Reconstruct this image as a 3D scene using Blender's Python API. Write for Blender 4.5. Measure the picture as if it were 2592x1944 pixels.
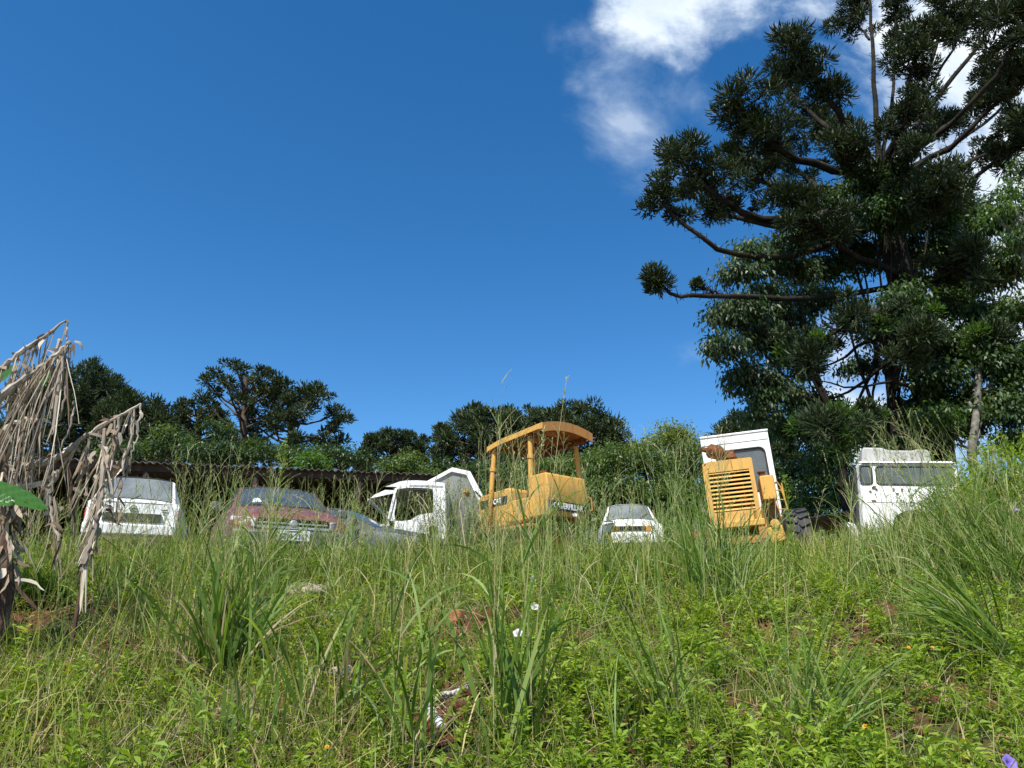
import bpy, math, random
import numpy as np
from mathutils import Vector, Matrix

for o in list(bpy.data.objects):
    bpy.data.objects.remove(o, do_unlink=True)
scene = bpy.context.scene
col = scene.collection
R = math.radians

# ------------------------------------------------------------ camera
EYE = 1.6
TH = R(19.0)          # camera looks up this much
FPX = 1921.0          # focal length in photo pixels (2592 wide)
cam = bpy.data.cameras.new('camera')
cam.sensor_fit = 'HORIZONTAL'
cam.sensor_width = 36.0
cam.lens = 36.0 * FPX / 2592.0
cam.clip_start = 0.05
cam.clip_end = 3000
camo = bpy.data.objects.new('camera', cam)
col.objects.link(camo)
camo.location = (0, 0, EYE)
camo.rotation_euler = (R(90) + TH, 0, 0)
scene.camera = camo
scene.render.resolution_x = 1024
scene.render.resolution_y = 768
scene.render.engine = 'CYCLES'
scene.view_settings.view_transform = 'Standard'
scene.view_settings.look = 'None'
scene.view_settings.gamma = 1.0
scene.view_settings.exposure = 0.58
scene.cycles.max_bounces = 6
scene.cycles.transparent_max_bounces = 6

# ------------------------------------------------------------ sky and sun
SUN_EL = R(54)
SUN_AZ = R(205)       # compass direction of the sun, clockwise from +Y (behind the camera, to the left)
world = bpy.data.worlds.new("World")
scene.world = world
world.use_nodes = True
wn = world.node_tree.nodes
wl = world.node_tree.links
wn.clear()
def N(nt, t, **kw):
    n = nt.new(t)
    for k, v in kw.items():
        setattr(n, k, v)
    return n
out = N(wn, 'ShaderNodeOutputWorld')
bg = N(wn, 'ShaderNodeBackground')
bg.inputs['Strength'].default_value = 0.13
sky = N(wn, 'ShaderNodeTexSky', sky_type='NISHITA', sun_disc=False)
sky.sun_elevation = SUN_EL
sky.sun_rotation = SUN_AZ
sky.altitude = 900
sky.air_density = 1.0
sky.dust_density = 0.25
sky.ozone_density = 2.2
hsv = N(wn, 'ShaderNodeHueSaturation')
hsv.inputs['Saturation'].default_value = 1.34
hsv.inputs['Value'].default_value = .92
hsv.inputs['Hue'].default_value = .500
wl.new(sky.outputs[0], hsv.inputs['Color'])
# clouds: laid out by direction of the sky (infinitely far away)
tc = N(wn, 'ShaderNodeTexCoord')
sep = N(wn, 'ShaderNodeSeparateXYZ')
wl.new(tc.outputs['Generated'], sep.inputs[0])
def M(op, a, b=None, c=None, clamp=False):
    n = N(wn, 'ShaderNodeMath', operation=op)
    n.use_clamp = clamp
    for i, v in enumerate((a, b, c)):
        if v is None: continue
        if isinstance(v, (int, float)): n.inputs[i].default_value = v
        else: wl.new(v, n.inputs[i])
    return n.outputs[0]
yc = M('MAXIMUM', sep.outputs[1], 0.02)
U = M('DIVIDE', sep.outputs[0], yc)
V = M('DIVIDE', sep.outputs[2], yc)
comb = N(wn, 'ShaderNodeCombineXYZ')
wl.new(U, comb.inputs[0]); wl.new(V, comb.inputs[1])
def noise(scale, detail, rough, off, dist=0.0):
    mp = N(wn, 'ShaderNodeMapping')
    mp.inputs['Location'].default_value = off
    wl.new(comb.outputs[0], mp.inputs['Vector'])
    n = N(wn, 'ShaderNodeTexNoise')
    n.inputs['Scale'].default_value = scale
    n.inputs['Detail'].default_value = detail
    n.inputs['Roughness'].default_value = rough
    n.inputs['Distortion'].default_value = dist
    wl.new(mp.outputs[0], n.inputs['Vector'])
    return n.outputs['Fac']
n1 = noise(5.5, 10, 0.62, (3.1, 1.7, 0.4), 0.25)
n2 = noise(1.7, 3, 0.5, (0.3, 5.2, 2.0))
def uv_of(px, py):
    x = (px - 1296) / FPX; yv = (972 - py) / FPX
    d = (x, math.cos(TH) - yv * math.sin(TH), math.sin(TH) + yv * math.cos(TH))
    return d[0] / d[1], d[2] / d[1]
def blob(px, py, rx, ry, amp, soft=1.0):
    u, v = uv_of(px, py)
    a = M('DIVIDE', M('SUBTRACT', U, u), rx)
    b = M('DIVIDE', M('SUBTRACT', V, v), ry)
    d = M('SQRT', M('ADD', M('MULTIPLY', a, a), M('MULTIPLY', b, b)))
    return M('MULTIPLY', M('SUBTRACT', 1.0, d, clamp=True), amp * soft)
main = [blob(1640, -80, .15, .32, 1.65), blob(1880, -150, .36, .30, 1.35), blob(2440, 60, .33, .75, 1.3), blob(2560, 560, .20, .60, 1.2),
        blob(2450, 820, .28, .30, .9), blob(2150, 1060, .16, .13, 1.0), blob(2130, 900, .11, .16, .9)]
wisp = [blob(1590, 190, .17, .28, .95), blob(1605, 320, .13, .20, 1.05), blob(1460, 220, .08, .06, .7), blob(1780, 905, .06, .05, .45)]
def density(fs, gain):
    f = fs[0]
    for g in fs[1:]: f = M('MAXIMUM', f, g)
    d = M('SUBTRACT', M('ADD', f, M('MULTIPLY', M('SUBTRACT', n1, 0.5), 2.2)), 0.24)
    d = M('MULTIPLY', d, M('MINIMUM', M('MULTIPLY', f, 5.0), 1.0))
    return M('MULTIPLY', d, gain, clamp=True)
dens = M('MAXIMUM', density(main, 1.2), M('MULTIPLY', density(wisp, 1.25), .55))
sm = N(wn, 'ShaderNodeMapRange', interpolation_type='SMOOTHSTEP')
wl.new(dens, sm.inputs['Value'])
cmix = N(wn, 'ShaderNodeMix', data_type='RGBA')
cmix.inputs['A'].default_value = (3.0, 3.9, 5.1, 1)
cmix.inputs['B'].default_value = (5.4, 5.8, 6.2, 1)
wl.new(M('MULTIPLY', sm.outputs[0], M('MULTIPLY_ADD', M('SUBTRACT', n1, .45), 2.6, n2, clamp=True), clamp=True), cmix.inputs['Factor'])
smix = N(wn, 'ShaderNodeMix', data_type='RGBA')
wl.new(M('MULTIPLY', sm.outputs[0], 0.95), smix.inputs['Factor'])
wl.new(hsv.outputs[0], smix.inputs['A'])
wl.new(cmix.outputs['Result'], smix.inputs['B'])
wl.new(smix.outputs['Result'], bg.inputs['Color'])
wl.new(bg.outputs[0], out.inputs[0])

sun = bpy.data.lights.new('sun', 'SUN')
sun.energy = 5.0
sun.angle = R(0.5)
sun.color = (1.0, 0.955, 0.88)
suno = bpy.data.objects.new('sun', sun)
col.objects.link(suno)
sd = Vector((math.sin(SUN_AZ) * math.cos(SUN_EL), math.cos(SUN_AZ) * math.cos(SUN_EL), math.sin(SUN_EL)))
suno.rotation_euler = sd.to_track_quat('Z', 'Y').to_euler()
suno.location = (-5, -10, 20)

# ------------------------------------------------------------ placement helpers
CT, ST = math.cos(TH), math.sin(TH)
def P(px, py, D):
    """world point seen at photo pixel (px, py) at distance D along +Y"""
    x = (px - 1296) / FPX; yv = (972 - py) / FPX
    dy = CT - yv * ST; dz = ST + yv * CT
    t = D / dy
    return Vector((x * t, D, EYE + dz * t))
def sstep(a, b, x):
    t = np.clip((x - a) / (b - a), 0, 1)
    return t * t * (3 - 2 * t)
def snoise(x, y, s=1.0, k=0):
    x = x * s + 13.7 * k; y = y * s + 7.1 * k
    return (np.sin(1.3 * x + 1.7 * y + .5) + np.sin(-2.1 * x + 1.1 * y + 2.1 + np.sin(1.9 * y)) +
            np.sin(3.1 * x + .7 * y + 4.2 + 1.3 * np.sin(1.1 * x)) * .6 + np.sin(.8 * x - 3.3 * y + 1.2) * .6) / 3.2
def gz(x, y):
    x = np.asarray(x, float); y = np.asarray(y, float)
    a = .275 * np.maximum(y, -1.0)
    b = 2.12 + .102 * (y - 7.6)
    b = np.where(y > 22, 2.12 + .102 * 14.4 + .03 * (y - 22), b)
    b = np.where(y > 80, 2.12 + .102 * 14.4 + .03 * 58 , b)
    k = .25
    h = np.clip(.5 + .5 * (b - a) / k, 0, 1)
    z = b * (1 - h) + a * h - k * h * (1 - h)
    near = sstep(-2, 3, y) * (1 - sstep(9.5, 13, y))
    z = z + near * (.09 * snoise(x, y, .9) + .065 * snoise(x, y, 2.6, 1) + .030 * snoise(x, y, 6.5, 2))
    z = z + .38 * sstep(3.2, 5.6, x) * sstep(4.5, 8, y) * (1 - sstep(16, 22, y))
    # hollow under the dead banana on the left
    z = z - .30 * np.exp(-(((x + 4.0) / .7) ** 2 + ((y - 5.9) / .55) ** 2))
    return z
def gz1(x, y): return float(gz(x, y))
def G(px, py, lift=0.0):
    """ground point seen at photo pixel"""
    x = (px - 1296) / FPX; yv = (972 - py) / FPX
    dy = CT - yv * ST; dz = ST + yv * CT
    for D in np.arange(2.0, 14, .02):
        t = D / dy
        if EYE + dz * t <= gz1(x * t, D):
            return Vector((x * t, D, gz1(x * t, D) + lift))
    t = 8.3 / dy
    return Vector((x * t, 8.3, gz1(x * t, 8.3) + lift))

# ------------------------------------------------------------ object helpers
def tag(o, label=None, cat=None, group=None, kind=None):
    if label: o['label'] = label
    if cat: o['category'] = cat
    if group: o['group'] = group
    if kind: o['kind'] = kind
    return o
def empty(name, loc, rot=(0, 0, 0), label=None, cat=None, group=None):
    o = bpy.data.objects.new(name, None)
    o.empty_display_size = .3
    col.objects.link(o)
    o.location = loc; o.rotation_euler = rot
    return tag(o, label, cat, group)
class MB:
    def __init__(s): s.v = []; s.f = []; s.m = []
    def add(s, vs, fs, m=0):
        b = len(s.v)
        s.v += [tuple(v) for v in vs]
        s.f += [tuple(b + i for i in f) for f in fs]
        s.m += [m] * len(fs)
        return s
    def box(s, c, d, rot=None, m=0, taper=1.0):
        hx, hy, hz = d[0] / 2, d[1] / 2, d[2] / 2
        vs = []
        for z in (-1, 1):
            k = taper if z > 0 else 1
            for x, y in ((-1, -1), (1, -1), (1, 1), (-1, 1)):
                v = Vector((x * hx * k, y * hy * k, z * hz))
                if rot is not None: v = rot @ v
                vs.append(v + Vector(c))
        return s.add(vs, [(0, 3, 2, 1), (4, 5, 6, 7), (0, 1, 5, 4), (1, 2, 6, 5), (2, 3, 7, 6), (3, 0, 4, 7)], m)
    def bar(s, a, b, w, h=None, m=0, up=(0, 0, 1)):
        a = Vector(a); b = Vector(b); h = h or w
        d = (b - a).normalized(); u = Vector(up)
        if abs(d.dot(u)) > .98: u = Vector((0, 1, 0))
        r = d.cross(u).normalized(); u = r.cross(d).normalized()
        vs = []
        for p in (a, b):
            for i, j in ((-1, -1), (1, -1), (1, 1), (-1, 1)):
                vs.append(p + r * i * w / 2 + u * j * h / 2)
        return s.add(vs, [(0, 1, 2, 3), (7, 6, 5, 4), (0, 4, 5, 1), (1, 5, 6, 2), (2, 6, 7, 3), (3, 7, 4, 0)], m)
    def tube(s, pts, rad, n=8, m=0, cap=True, closed=False):
        pts = [Vector(p) for p in pts]
        if not hasattr(rad, '__len__'): rad = [rad] * len(pts)
        K = len(pts); vs = []; fs = []
        ref = Vector((.31, .17, .93)).normalized()
        for i, p in enumerate(pts):
            if closed: d = (pts[(i + 1) % K] - pts[i - 1]).normalized()
            else: d = (pts[min(i + 1, K - 1)] - pts[max(i - 1, 0)]).normalized()
            u = (ref - d * ref.dot(d))
            if u.length < .2: u = Vector((1, 0, 0)) - d * d.x
            u.normalize(); w = d.cross(u)
            ref = u
            for k in range(n):
                a = 2 * math.pi * k / n
                vs.append(p + (u * math.cos(a) + w * math.sin(a)) * rad[i])
        for i in range(K if closed else K - 1):
            j = (i + 1) % K
            for k in range(n):
                l = (k + 1) % n
                fs.append((i * n + k, i * n + l, j * n + l, j * n + k))
        if cap and not closed:
            fs.append(tuple(range(n - 1, -1, -1)))
            fs.append(tuple((K - 1) * n + k for k in range(n)))
        return s.add(vs, fs, m)
    def lathe(s, prof, c, axis='y', n=24, m=0):
        """prof: list of (along axis, radius)"""
        vs = []; fs = []
        for a, r in prof:
            for k in range(n):
                t = 2 * math.pi * k / n
                x, z = r * math.cos(t), r * math.sin(t)
                v = {'y': (x, a, z), 'x': (a, x, z), 'z': (x, z, a)}[axis]
                vs.append((v[0] + c[0], v[1] + c[1], v[2] + c[2]))
        K = len(prof)
        for i in range(K - 1):
            for k in range(n):
                l = (k + 1) % n
                fs.append((i * n + k, i * n + l, (i + 1) * n + l, (i + 1) * n + k))
        fs.append(tuple(range(n))); fs.append(tuple((K - 1) * n + k for k in range(n - 1, -1, -1)))
        return s.add(vs, fs, m)
    def slab(s, pts, off, m=0):
        """extrude polygon pts by vector off"""
        pts = [Vector(p) for p in pts]; off = Vector(off); n = len(pts)
        vs = pts + [p + off for p in pts]
        fs = [tuple(range(n)), tuple(range(2 * n - 1, n - 1, -1))]
        fs += [(i, n + i, n + (i + 1) % n, (i + 1) % n) for i in range(n)]
        return s.add(vs, fs, m)
    def ring(s, outer, inner, off, m=0):
        """frame between two loops of equal count, extruded by off"""
        o = [Vector(p) for p in outer]; i_ = [Vector(p) for p in inner]; off = Vector(off); n = len(o)
        vs = o + i_ + [p + off for p in o] + [p + off for p in i_]
        fs = []
        for k in range(n):
            l = (k + 1) % n
            fs += [(k, l, n + l, n + k), (2 * n + k, 3 * n + k, 3 * n + l, 2 * n + l),
                   (k, 2 * n + k, 2 * n + l, l), (n + k, n + l, 3 * n + l, 3 * n + k)]
        return s.add(vs, fs, m)
    def build(s, name, mats, parent=None, smooth=35, bevel=0, label=None):
        me = bpy.data.meshes.new(name)
        me.from_pydata(s.v, [], s.f)
        if not isinstance(mats, (list, tuple)): mats = [mats]
        for mt in mats: me.materials.append(mt)
        if len(mats) > 1: me.polygons.foreach_set('material_index', s.m)
        me.update()
        import bmesh
        b = bmesh.new(); b.from_mesh(me)
        bmesh.ops.recalc_face_normals(b, faces=b.faces)
        b.to_mesh(me); b.free()
        if smooth:
            me.shade_smooth()
            me.set_sharp_from_angle(angle=R(smooth))
        o = bpy.data.objects.new(name, me)
        col.objects.link(o)
        if parent: o.parent = parent
        if bevel:
            bm_ = o.modifiers.new('bevel', 'BEVEL')
            bm_.width = bevel; bm_.segments = 2; bm_.limit_method = 'ANGLE'; bm_.angle_limit = R(40)
            bm_.harden_normals = False
        if label: o['label'] = label
        return o
def rr_loop(fn, x0, x1, z0, z1, r, n=4):
    """rounded rectangle loop in local (x,z), mapped by fn"""
    pts = []
    for cx, cz, a0 in ((x1 - r, z1 - r, 0), (x0 + r, z1 - r, 90), (x0 + r, z0 + r, 180), (x1 - r, z0 + r, 270)):
        for k in range(n + 1):
            a = R(a0 + 90 * k / n)
            pts.append(fn(cx + r * math.cos(a), cz + r * math.sin(a)))
    return pts
def text_mesh(txt, name, mat, parent, loc, rot, size, ext=.002, sx=1.0, bold=0.0):
    cu = bpy.data.curves.new(name, 'FONT')
    cu.body = txt; cu.size = size; cu.extrude = ext; cu.align_x = 'CENTER'; cu.align_y = 'CENTER'
    cu.offset = bold
    tmp = bpy.data.objects.new('tmp_text', cu)
    col.objects.link(tmp)
    dg = bpy.context.evaluated_depsgraph_get()
    me = bpy.data.meshes.new_from_object(tmp.evaluated_get(dg))
    bpy.data.objects.remove(tmp, do_unlink=True)
    bpy.data.curves.remove(cu)
    me.materials.clear(); me.materials.append(mat)
    me.name = name
    o = bpy.data.objects.new(name, me)
    col.objects.link(o); o.parent = parent
    o.location = loc; o.rotation_euler = rot; o.scale = (sx, 1, 1)
    return o

# ------------------------------------------------------------ foliage mesh collector (numpy)
rng = np.random.default_rng(7)
def nrm(a): return a / np.maximum(np.linalg.norm(a, axis=-1, keepdims=True), 1e-9)
class Fol:
    def __init__(s): s.v = []; s.f = []; s.r = []; s.n = 0; s.mi = []
    def put(s, v, f, r, m=0):
        if len(v) == 0: return
        s.v.append(v); s.f.append(f + s.n); s.r.append(r); s.n += len(v)
        s.mi.append(np.full(len(f), m, np.int32))
    def ribbons(s, base, d0, L, W, bend, S=3, g=(0, 0, -1), rnd=None, shape='blade', cross=False, m=0, wob=0.0, side=None):
        """thin strips that bend towards g; returns paths (N,S+1,3)"""
        base = np.asarray(base, float); n = len(base)
        if n == 0: return np.zeros((0, S + 1, 3))
        d = nrm(np.asarray(d0, float)); L = np.broadcast_to(L, n).astype(float); W = np.broadcast_to(W, n).astype(float)
        bend = np.broadcast_to(bend, n).astype(float)
        g = np.asarray(g, float)
        rnd = rng.random(n) if rnd is None else np.broadcast_to(rnd, n).astype(float)
        if side is None:
            rv = rng.normal(size=(n, 3)); rv[:, 2] *= .25
            side = nrm(np.cross(d, rv))
        else: side = nrm(np.broadcast_to(side, (n, 3)).astype(float))
        P_ = np.zeros((n, S + 1, 3)); P_[:, 0] = base; p = base.copy()
        for k in range(S):
            p = p + d * (L / S)[:, None]
            d = nrm(d + g * (bend / S)[:, None] + (rng.normal(size=(n, 3)) * wob if wob else 0))
            P_[:, k + 1] = p
        t = np.linspace(0, 1, S + 1)
        if shape == 'blade': w = np.interp(t, [0, .35, .75, 1], [.6, 1, .75, .06])
        elif shape == 'stem': w = np.interp(t, [0, 1], [1, .4])
        elif shape == 'finger': w = np.interp(t, [0, .7, 1], [.75, 1, .45])
        else: w = np.interp(t, [0, .5, 1], [.3, 1, .1])
        for q in range(2 if cross else 1):
            sd = side if q == 0 else nrm(np.cross(side, nrm(P_[:, -1] - P_[:, 0])))
            off = sd[:, None, :] * (W[:, None] * w[None, :] * .5)[..., None]
            v = np.stack([P_ - off, P_ + off], 2).reshape(-1, 3)
            i = np.arange(n)[:, None] * (2 * (S + 1)) + 2 * np.arange(S)[None, :]
            f = np.stack([i, i + 1, i + 3, i + 2], -1).reshape(-1, 4)
            s.put(v, f, np.repeat(rnd, 2 * (S + 1)), m)
        return P_
    def leaves(s, base, d, L, W, rnd=None, m=0, droop=.15):
        base = np.asarray(base, float); n = len(base)
        if n == 0: return
        d = nrm(np.asarray(d, float)); rv = rng.normal(size=(n, 3)) * .55 + np.array([0, 0, 1.0])
        sd = nrm(np.cross(d, rv)); L = np.broadcast_to(L, n)[:, None]; W = np.broadcast_to(W, n)[:, None]
        rnd = rng.random(n) if rnd is None else np.broadcast_to(rnd, n).astype(float)
        nn = np.cross(sd, d)
        a = base; c = base + d * L - np.array([0, 0, 1.0]) * L * droop
        mid = base + d * L * .45 + nn * W * .12
        v = np.stack([a, mid - sd * W / 2, c, mid + sd * W / 2], 1).reshape(-1, 3)
        f = np.arange(n * 4).reshape(-1, 4)
        s.put(v, f, np.repeat(rnd, 4), m)
    def tube(s, pts, rad, n=6, m=0, rnd=.5):
        pts = np.asarray([tuple(p) for p in pts], float); K = len(pts)
        rad = np.broadcast_to(rad, K)
        d = nrm(np.gradient(pts, axis=0))
        ref = np.array([.3, .2, .93]); u = ref - d * (d @ ref)[:, None]; u = nrm(u); w = np.cross(d, u)
        a = np.arange(n) * 2 * math.pi / n
        v = pts[:, None] + (u[:, None] * np.cos(a)[None, :, None] + w[:, None] * np.sin(a)[None, :, None]) * rad[:, None, None]
        i = np.arange(K - 1)[:, None] * n; k = np.arange(n)[None]; l = (np.arange(n) + 1)[None] % n
        f = np.stack([i + k, i + l, i + n + l, i + n + k], -1).reshape(-1, 4)
        s.put(v.reshape(-1, 3), f, np.full(K * n, rnd), m)
    def build(s, name, mats, parent=None, label=None, smooth=False):
        v = np.concatenate(s.v).astype(np.float32); f = np.concatenate(s.f).astype(np.int32)
        if parent is not None and tuple(parent.location) != (0, 0, 0):
            v = v - np.array(parent.location, np.float32)
        me = bpy.data.meshes.new(name)
        me.vertices.add(len(v)); me.vertices.foreach_set('co', v.ravel())
        me.loops.add(f.size); me.loops.foreach_set('vertex_index', f.ravel())
        me.polygons.add(len(f))
        me.polygons.foreach_set('loop_start', np.arange(0, f.size, 4, dtype=np.int32))
        me.polygons.foreach_set('loop_total', np.full(len(f), 4, np.int32))
        at = me.attributes.new('rnd', 'FLOAT', 'POINT')
        at.data.foreach_set('value', np.concatenate(s.r).astype(np.float32))
        if not isinstance(mats, (list, tuple)): mats = [mats]
        for mt in mats: me.materials.append(mt)
        if len(mats) > 1: me.polygons.foreach_set('material_index', np.concatenate(s.mi))
        me.update(calc_edges=True)
        if smooth: me.shade_smooth()
        o = bpy.data.objects.new(name, me)
        col.objects.link(o)
        if parent is not None: o.parent = parent
        if label: o['label'] = label
        return o

# ------------------------------------------------------------ materials
def new_mat(name):
    m = bpy.data.materials.new(name); m.use_nodes = True
    nt = m.node_tree; nt.nodes.clear()
    o = nt.nodes.new('ShaderNodeOutputMaterial')
    return m, nt, o
def ramp(nt, stops, fac):
    r = nt.nodes.new('ShaderNodeValToRGB')
    e = r.color_ramp.elements
    while len(e) < len(stops): e.new(.5)
    for i, (p, c) in enumerate(stops):
        e[i].position = p; e[i].color = (*c, 1)
    nt.links.new(fac, r.inputs[0])
    return r.outputs[0]
def tex(nt, scale, detail=4, rough=.6, coord='Object', dist=0, stretch=None):
    t = nt.nodes.new('ShaderNodeTexCoord'); n = nt.nodes.new('ShaderNodeTexNoise')
    n.inputs['Scale'].default_value = scale; n.inputs['Detail'].default_value = detail
    n.inputs['Roughness'].default_value = rough; n.inputs['Distortion'].default_value = dist
    if stretch:
        mp = nt.nodes.new('ShaderNodeMapping'); mp.inputs['Scale'].default_value = stretch
        nt.links.new(t.outputs[coord], mp.inputs[0]); nt.links.new(mp.outputs[0], n.inputs['Vector'])
    else: nt.links.new(t.outputs[coord], n.inputs['Vector'])
    return n.outputs['Fac']
def surf(name, stops, scale=4, rough=.6, metal=0, bump=0, bscale=None, detail=5, spec=.5, coat=0, coord='Object', stretch=None):
    """procedural surface: noise through a colour ramp"""
    m, nt, o = new_mat(name)
    p = nt.nodes.new('ShaderNodeBsdfPrincipled')
    fac = tex(nt, scale, detail, coord=coord, stretch=stretch)
    c = ramp(nt, stops, fac)
    nt.links.new(c, p.inputs['Base Color'])
    p.inputs['Roughness'].default_value = rough
    p.inputs['Metallic'].default_value = metal
    p.inputs['Specular IOR Level'].default_value = spec
    p.inputs['Coat Weight'].default_value = coat
    if bump:
        b = nt.nodes.new('ShaderNodeBump'); b.inputs['Strength'].default_value = bump; b.inputs['Distance'].default_value = .02
        nt.links.new(tex(nt, bscale or scale * 4, 4, coord=coord, stretch=stretch), b.inputs['Height'])
        nt.links.new(b.outputs[0], p.inputs['Normal'])
    nt.links.new(p.outputs[0], o.inputs[0])
    return m
def paint(name, c, rust=.0, rough=.38, dirt=.35, rustc=(.16, .055, .02), dirtc=(.24, .19, .13)):
    m, nt, o = new_mat(name)
    L = nt.links
    p = nt.nodes.new('ShaderNodeBsdfPrincipled')
    d = tex(nt, 2.3, 6, .65)
    mr = nt.nodes.new('ShaderNodeMapRange'); mr.inputs['From Min'].default_value = .45; mr.inputs['From Max'].default_value = .8
    mr.inputs['To Max'].default_value = dirt; L.new(d, mr.inputs['Value'])
    mx = nt.nodes.new('ShaderNodeMix'); mx.data_type = 'RGBA'
    mx.inputs['A'].default_value = (*c, 1); mx.inputs['B'].default_value = (*dirtc, 1)
    L.new(mr.outputs[0], mx.inputs['Factor'])
    # rain streaks of grime running down the panels
    sk = tex(nt, 1.0, 5, .7, stretch=(9, 9, .9))
    m3 = nt.nodes.new('ShaderNodeMapRange'); m3.inputs['From Min'].default_value = .50; m3.inputs['From Max'].default_value = .78
    m3.inputs['To Max'].default_value = min(.75, dirt * 1.5); L.new(sk, m3.inputs['Value'])
    x3 = nt.nodes.new('ShaderNodeMix'); x3.data_type = 'RGBA'; L.new(m3.outputs[0], x3.inputs['Factor'])
    L.new(mx.outputs['Result'], x3.inputs['A']); x3.inputs['B'].default_value = (*(q * .7 for q in dirtc), 1)
    fin = x3.outputs['Result']
    ro = nt.nodes.new('ShaderNodeMapRange'); ro.inputs['To Min'].default_value = rough; ro.inputs['To Max'].default_value = rough + .3
    L.new(d, ro.inputs['Value'])
    if rust > 0:
        r = tex(nt, 7.0, 7, .7, dist=.4)
        m2 = nt.nodes.new('ShaderNodeMapRange'); m2.inputs['From Min'].default_value = .74 - rust * .2; m2.inputs['From Max'].default_value = .78 - rust * .2
        L.new(r, m2.inputs['Value'])
        x2 = nt.nodes.new('ShaderNodeMix'); x2.data_type = 'RGBA'
        L.new(fin, x2.inputs['A']); x2.inputs['B'].default_value = (*rustc, 1); L.new(m2.outputs[0], x2.inputs['Factor'])
        fin = x2.outputs['Result']
    L.new(fin, p.inputs['Base Color']); L.new(ro.outputs[0], p.inputs['Roughness'])
    b = nt.nodes.new('ShaderNodeBump'); b.inputs['Strength'].default_value = .08; b.inputs['Distance'].default_value = .03
    L.new(tex(nt, 1.7, 2), b.inputs['Height']); L.new(b.outputs[0], p.inputs['Normal'])
    L.new(p.outputs[0], o.inputs[0])
    return m
def leaf_mat(name, stops, transl=.35, rough=.5, spec=.4, nscale=0, namp=.4, tcol=None):
    """two sided leaf: colour from the per-leaf random value (plus slow patches of leaf colour)"""
    m, nt, o = new_mat(name); L = nt.links
    a = nt.nodes.new('ShaderNodeAttribute'); a.attribute_name = 'rnd'
    fac = a.outputs['Fac']
    if nscale:
        n = tex(nt, nscale, 3, .6)
        mm = nt.nodes.new('ShaderNodeMath'); mm.operation = 'MULTIPLY_ADD'
        s1 = nt.nodes.new('ShaderNodeMath'); s1.operation = 'SUBTRACT'; s1.inputs[1].default_value = .5; L.new(n, s1.inputs[0])
        L.new(s1.outputs[0], mm.inputs[0]); mm.inputs[1].default_value = namp * 2; L.new(fac, mm.inputs[2]); mm.use_clamp = True
        fac = mm.outputs[0]
    c = ramp(nt, stops, fac)
    p = nt.nodes.new('ShaderNodeBsdfPrincipled'); p.inputs['Roughness'].default_value = rough
    p.inputs['Specular IOR Level'].default_value = spec
    L.new(c, p.inputs['Base Color'])
    t = nt.nodes.new('ShaderNodeBsdfTranslucent')
    g = nt.nodes.new('ShaderNodeMix'); g.data_type = 'RGBA'; g.blend_type = 'MULTIPLY'; g.inputs['Factor'].default_value = 1
    L.new(c, g.inputs['A']); g.inputs['B'].default_value = (*(tcol or (1.9, 1.8, .5)), 1)
    L.new(g.outputs['Result'], t.inputs['Color'])
    x = nt.nodes.new('ShaderNodeMixShader'); x.inputs[0].default_value = transl
    L.new(p.outputs[0], x.inputs[1]); L.new(t.outputs[0], x.inputs[2]); L.new(x.outputs[0], o.inputs[0])
    return m

# ============================================================ shared materials
m_soil = surf('red_soil', [(.25, (.045, .019, .010)), (.5, (.11, .045, .022)), (.7, (.18, .080, .040)), (.85, (.26, .14, .08))], 3.0, .95, bump=.9, bscale=22, detail=8, spec=.15)
m_white = paint('white_paint', (.80, .80, .78), rust=.10, dirt=.30)
m_white_clean = paint('white_cab_paint', (.82, .82, .81), rust=.0, dirt=.22, rough=.45)
m_white_rusty = paint('rust_spotted_white_paint', (.80, .80, .77), rust=.42, dirt=.35, rough=.5)
m_red = paint('faded_maroon_paint', (.15, .038, .040), rust=0, dirt=.8, rough=.26, dirtc=(.27, .16, .145))
m_gray = paint('dark_grey_paint', (.055, .065, .085), dirt=.5, rough=.3)
m_yel = paint('yellow_machine_paint', (.60, .330, .060), rust=.34, dirt=.7, rough=.5, rustc=(.20, .07, .02), dirtc=(.36, .20, .09))
m_yel2 = paint('browned_and_shaded_yellow', (.42, .19, .045), rust=.3, dirt=.55, rough=.6, rustc=(.15, .05, .02), dirtc=(.30, .14, .06))  # browner yellow for rusty parts, also painted shade on the canopy ends
m_rust = surf('rust', [(.3, (.07, .025, .012)), (.55, (.17, .06, .025)), (.75, (.27, .11, .045))], 9, .9, bump=.5, spec=.2)
m_blk = surf('black_rubber', [(.3, (.012, .012, .013)), (.7, (.035, .034, .033))], 6, .75, bump=.2)
m_tyre = surf('worn_tyre_rubber', [(.3, (.018, .018, .018)), (.7, (.05, .048, .045))], 5, .85, bump=.4, bscale=30)
m_dark = surf('dark_parts_and_shade', [(.3, (.006, .005, .005)), (.7, (.018, .014, .012))], 3, .9, spec=.1)  # near black for dark parts and for painted shade in openings
m_chrome = surf('dull_bright_metal', [(.3, (.45, .45, .44)), (.7, (.65, .65, .63))], 8, .3, metal=.7)
m_plate = surf('number_plate', [(.3, (.62, .64, .63)), (.7, (.74, .75, .74))], 10, .4)
m_ink = surf('black_ink', [(0, (.012, .012, .014)), (1, (.02, .02, .022))], 3, .5)
m_wtxt = surf('white_letters', [(0, (.78, .78, .76)), (1, (.84, .84, .82))], 3, .5)
m_amber = surf('amber_lens', [(.3, (.62, .16, .015)), (.7, (.75, .24, .03))], 8, .2, coat=.5)
m_redlens = surf('red_lens', [(.3, (.42, .045, .015)), (.7, (.55, .08, .03))], 8, .2, coat=.5)
m_lens = surf('cloudy_lamp_lens', [(.3, (.42, .43, .40)), (.7, (.62, .62, .58))], 14, .18, coat=.6)
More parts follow.
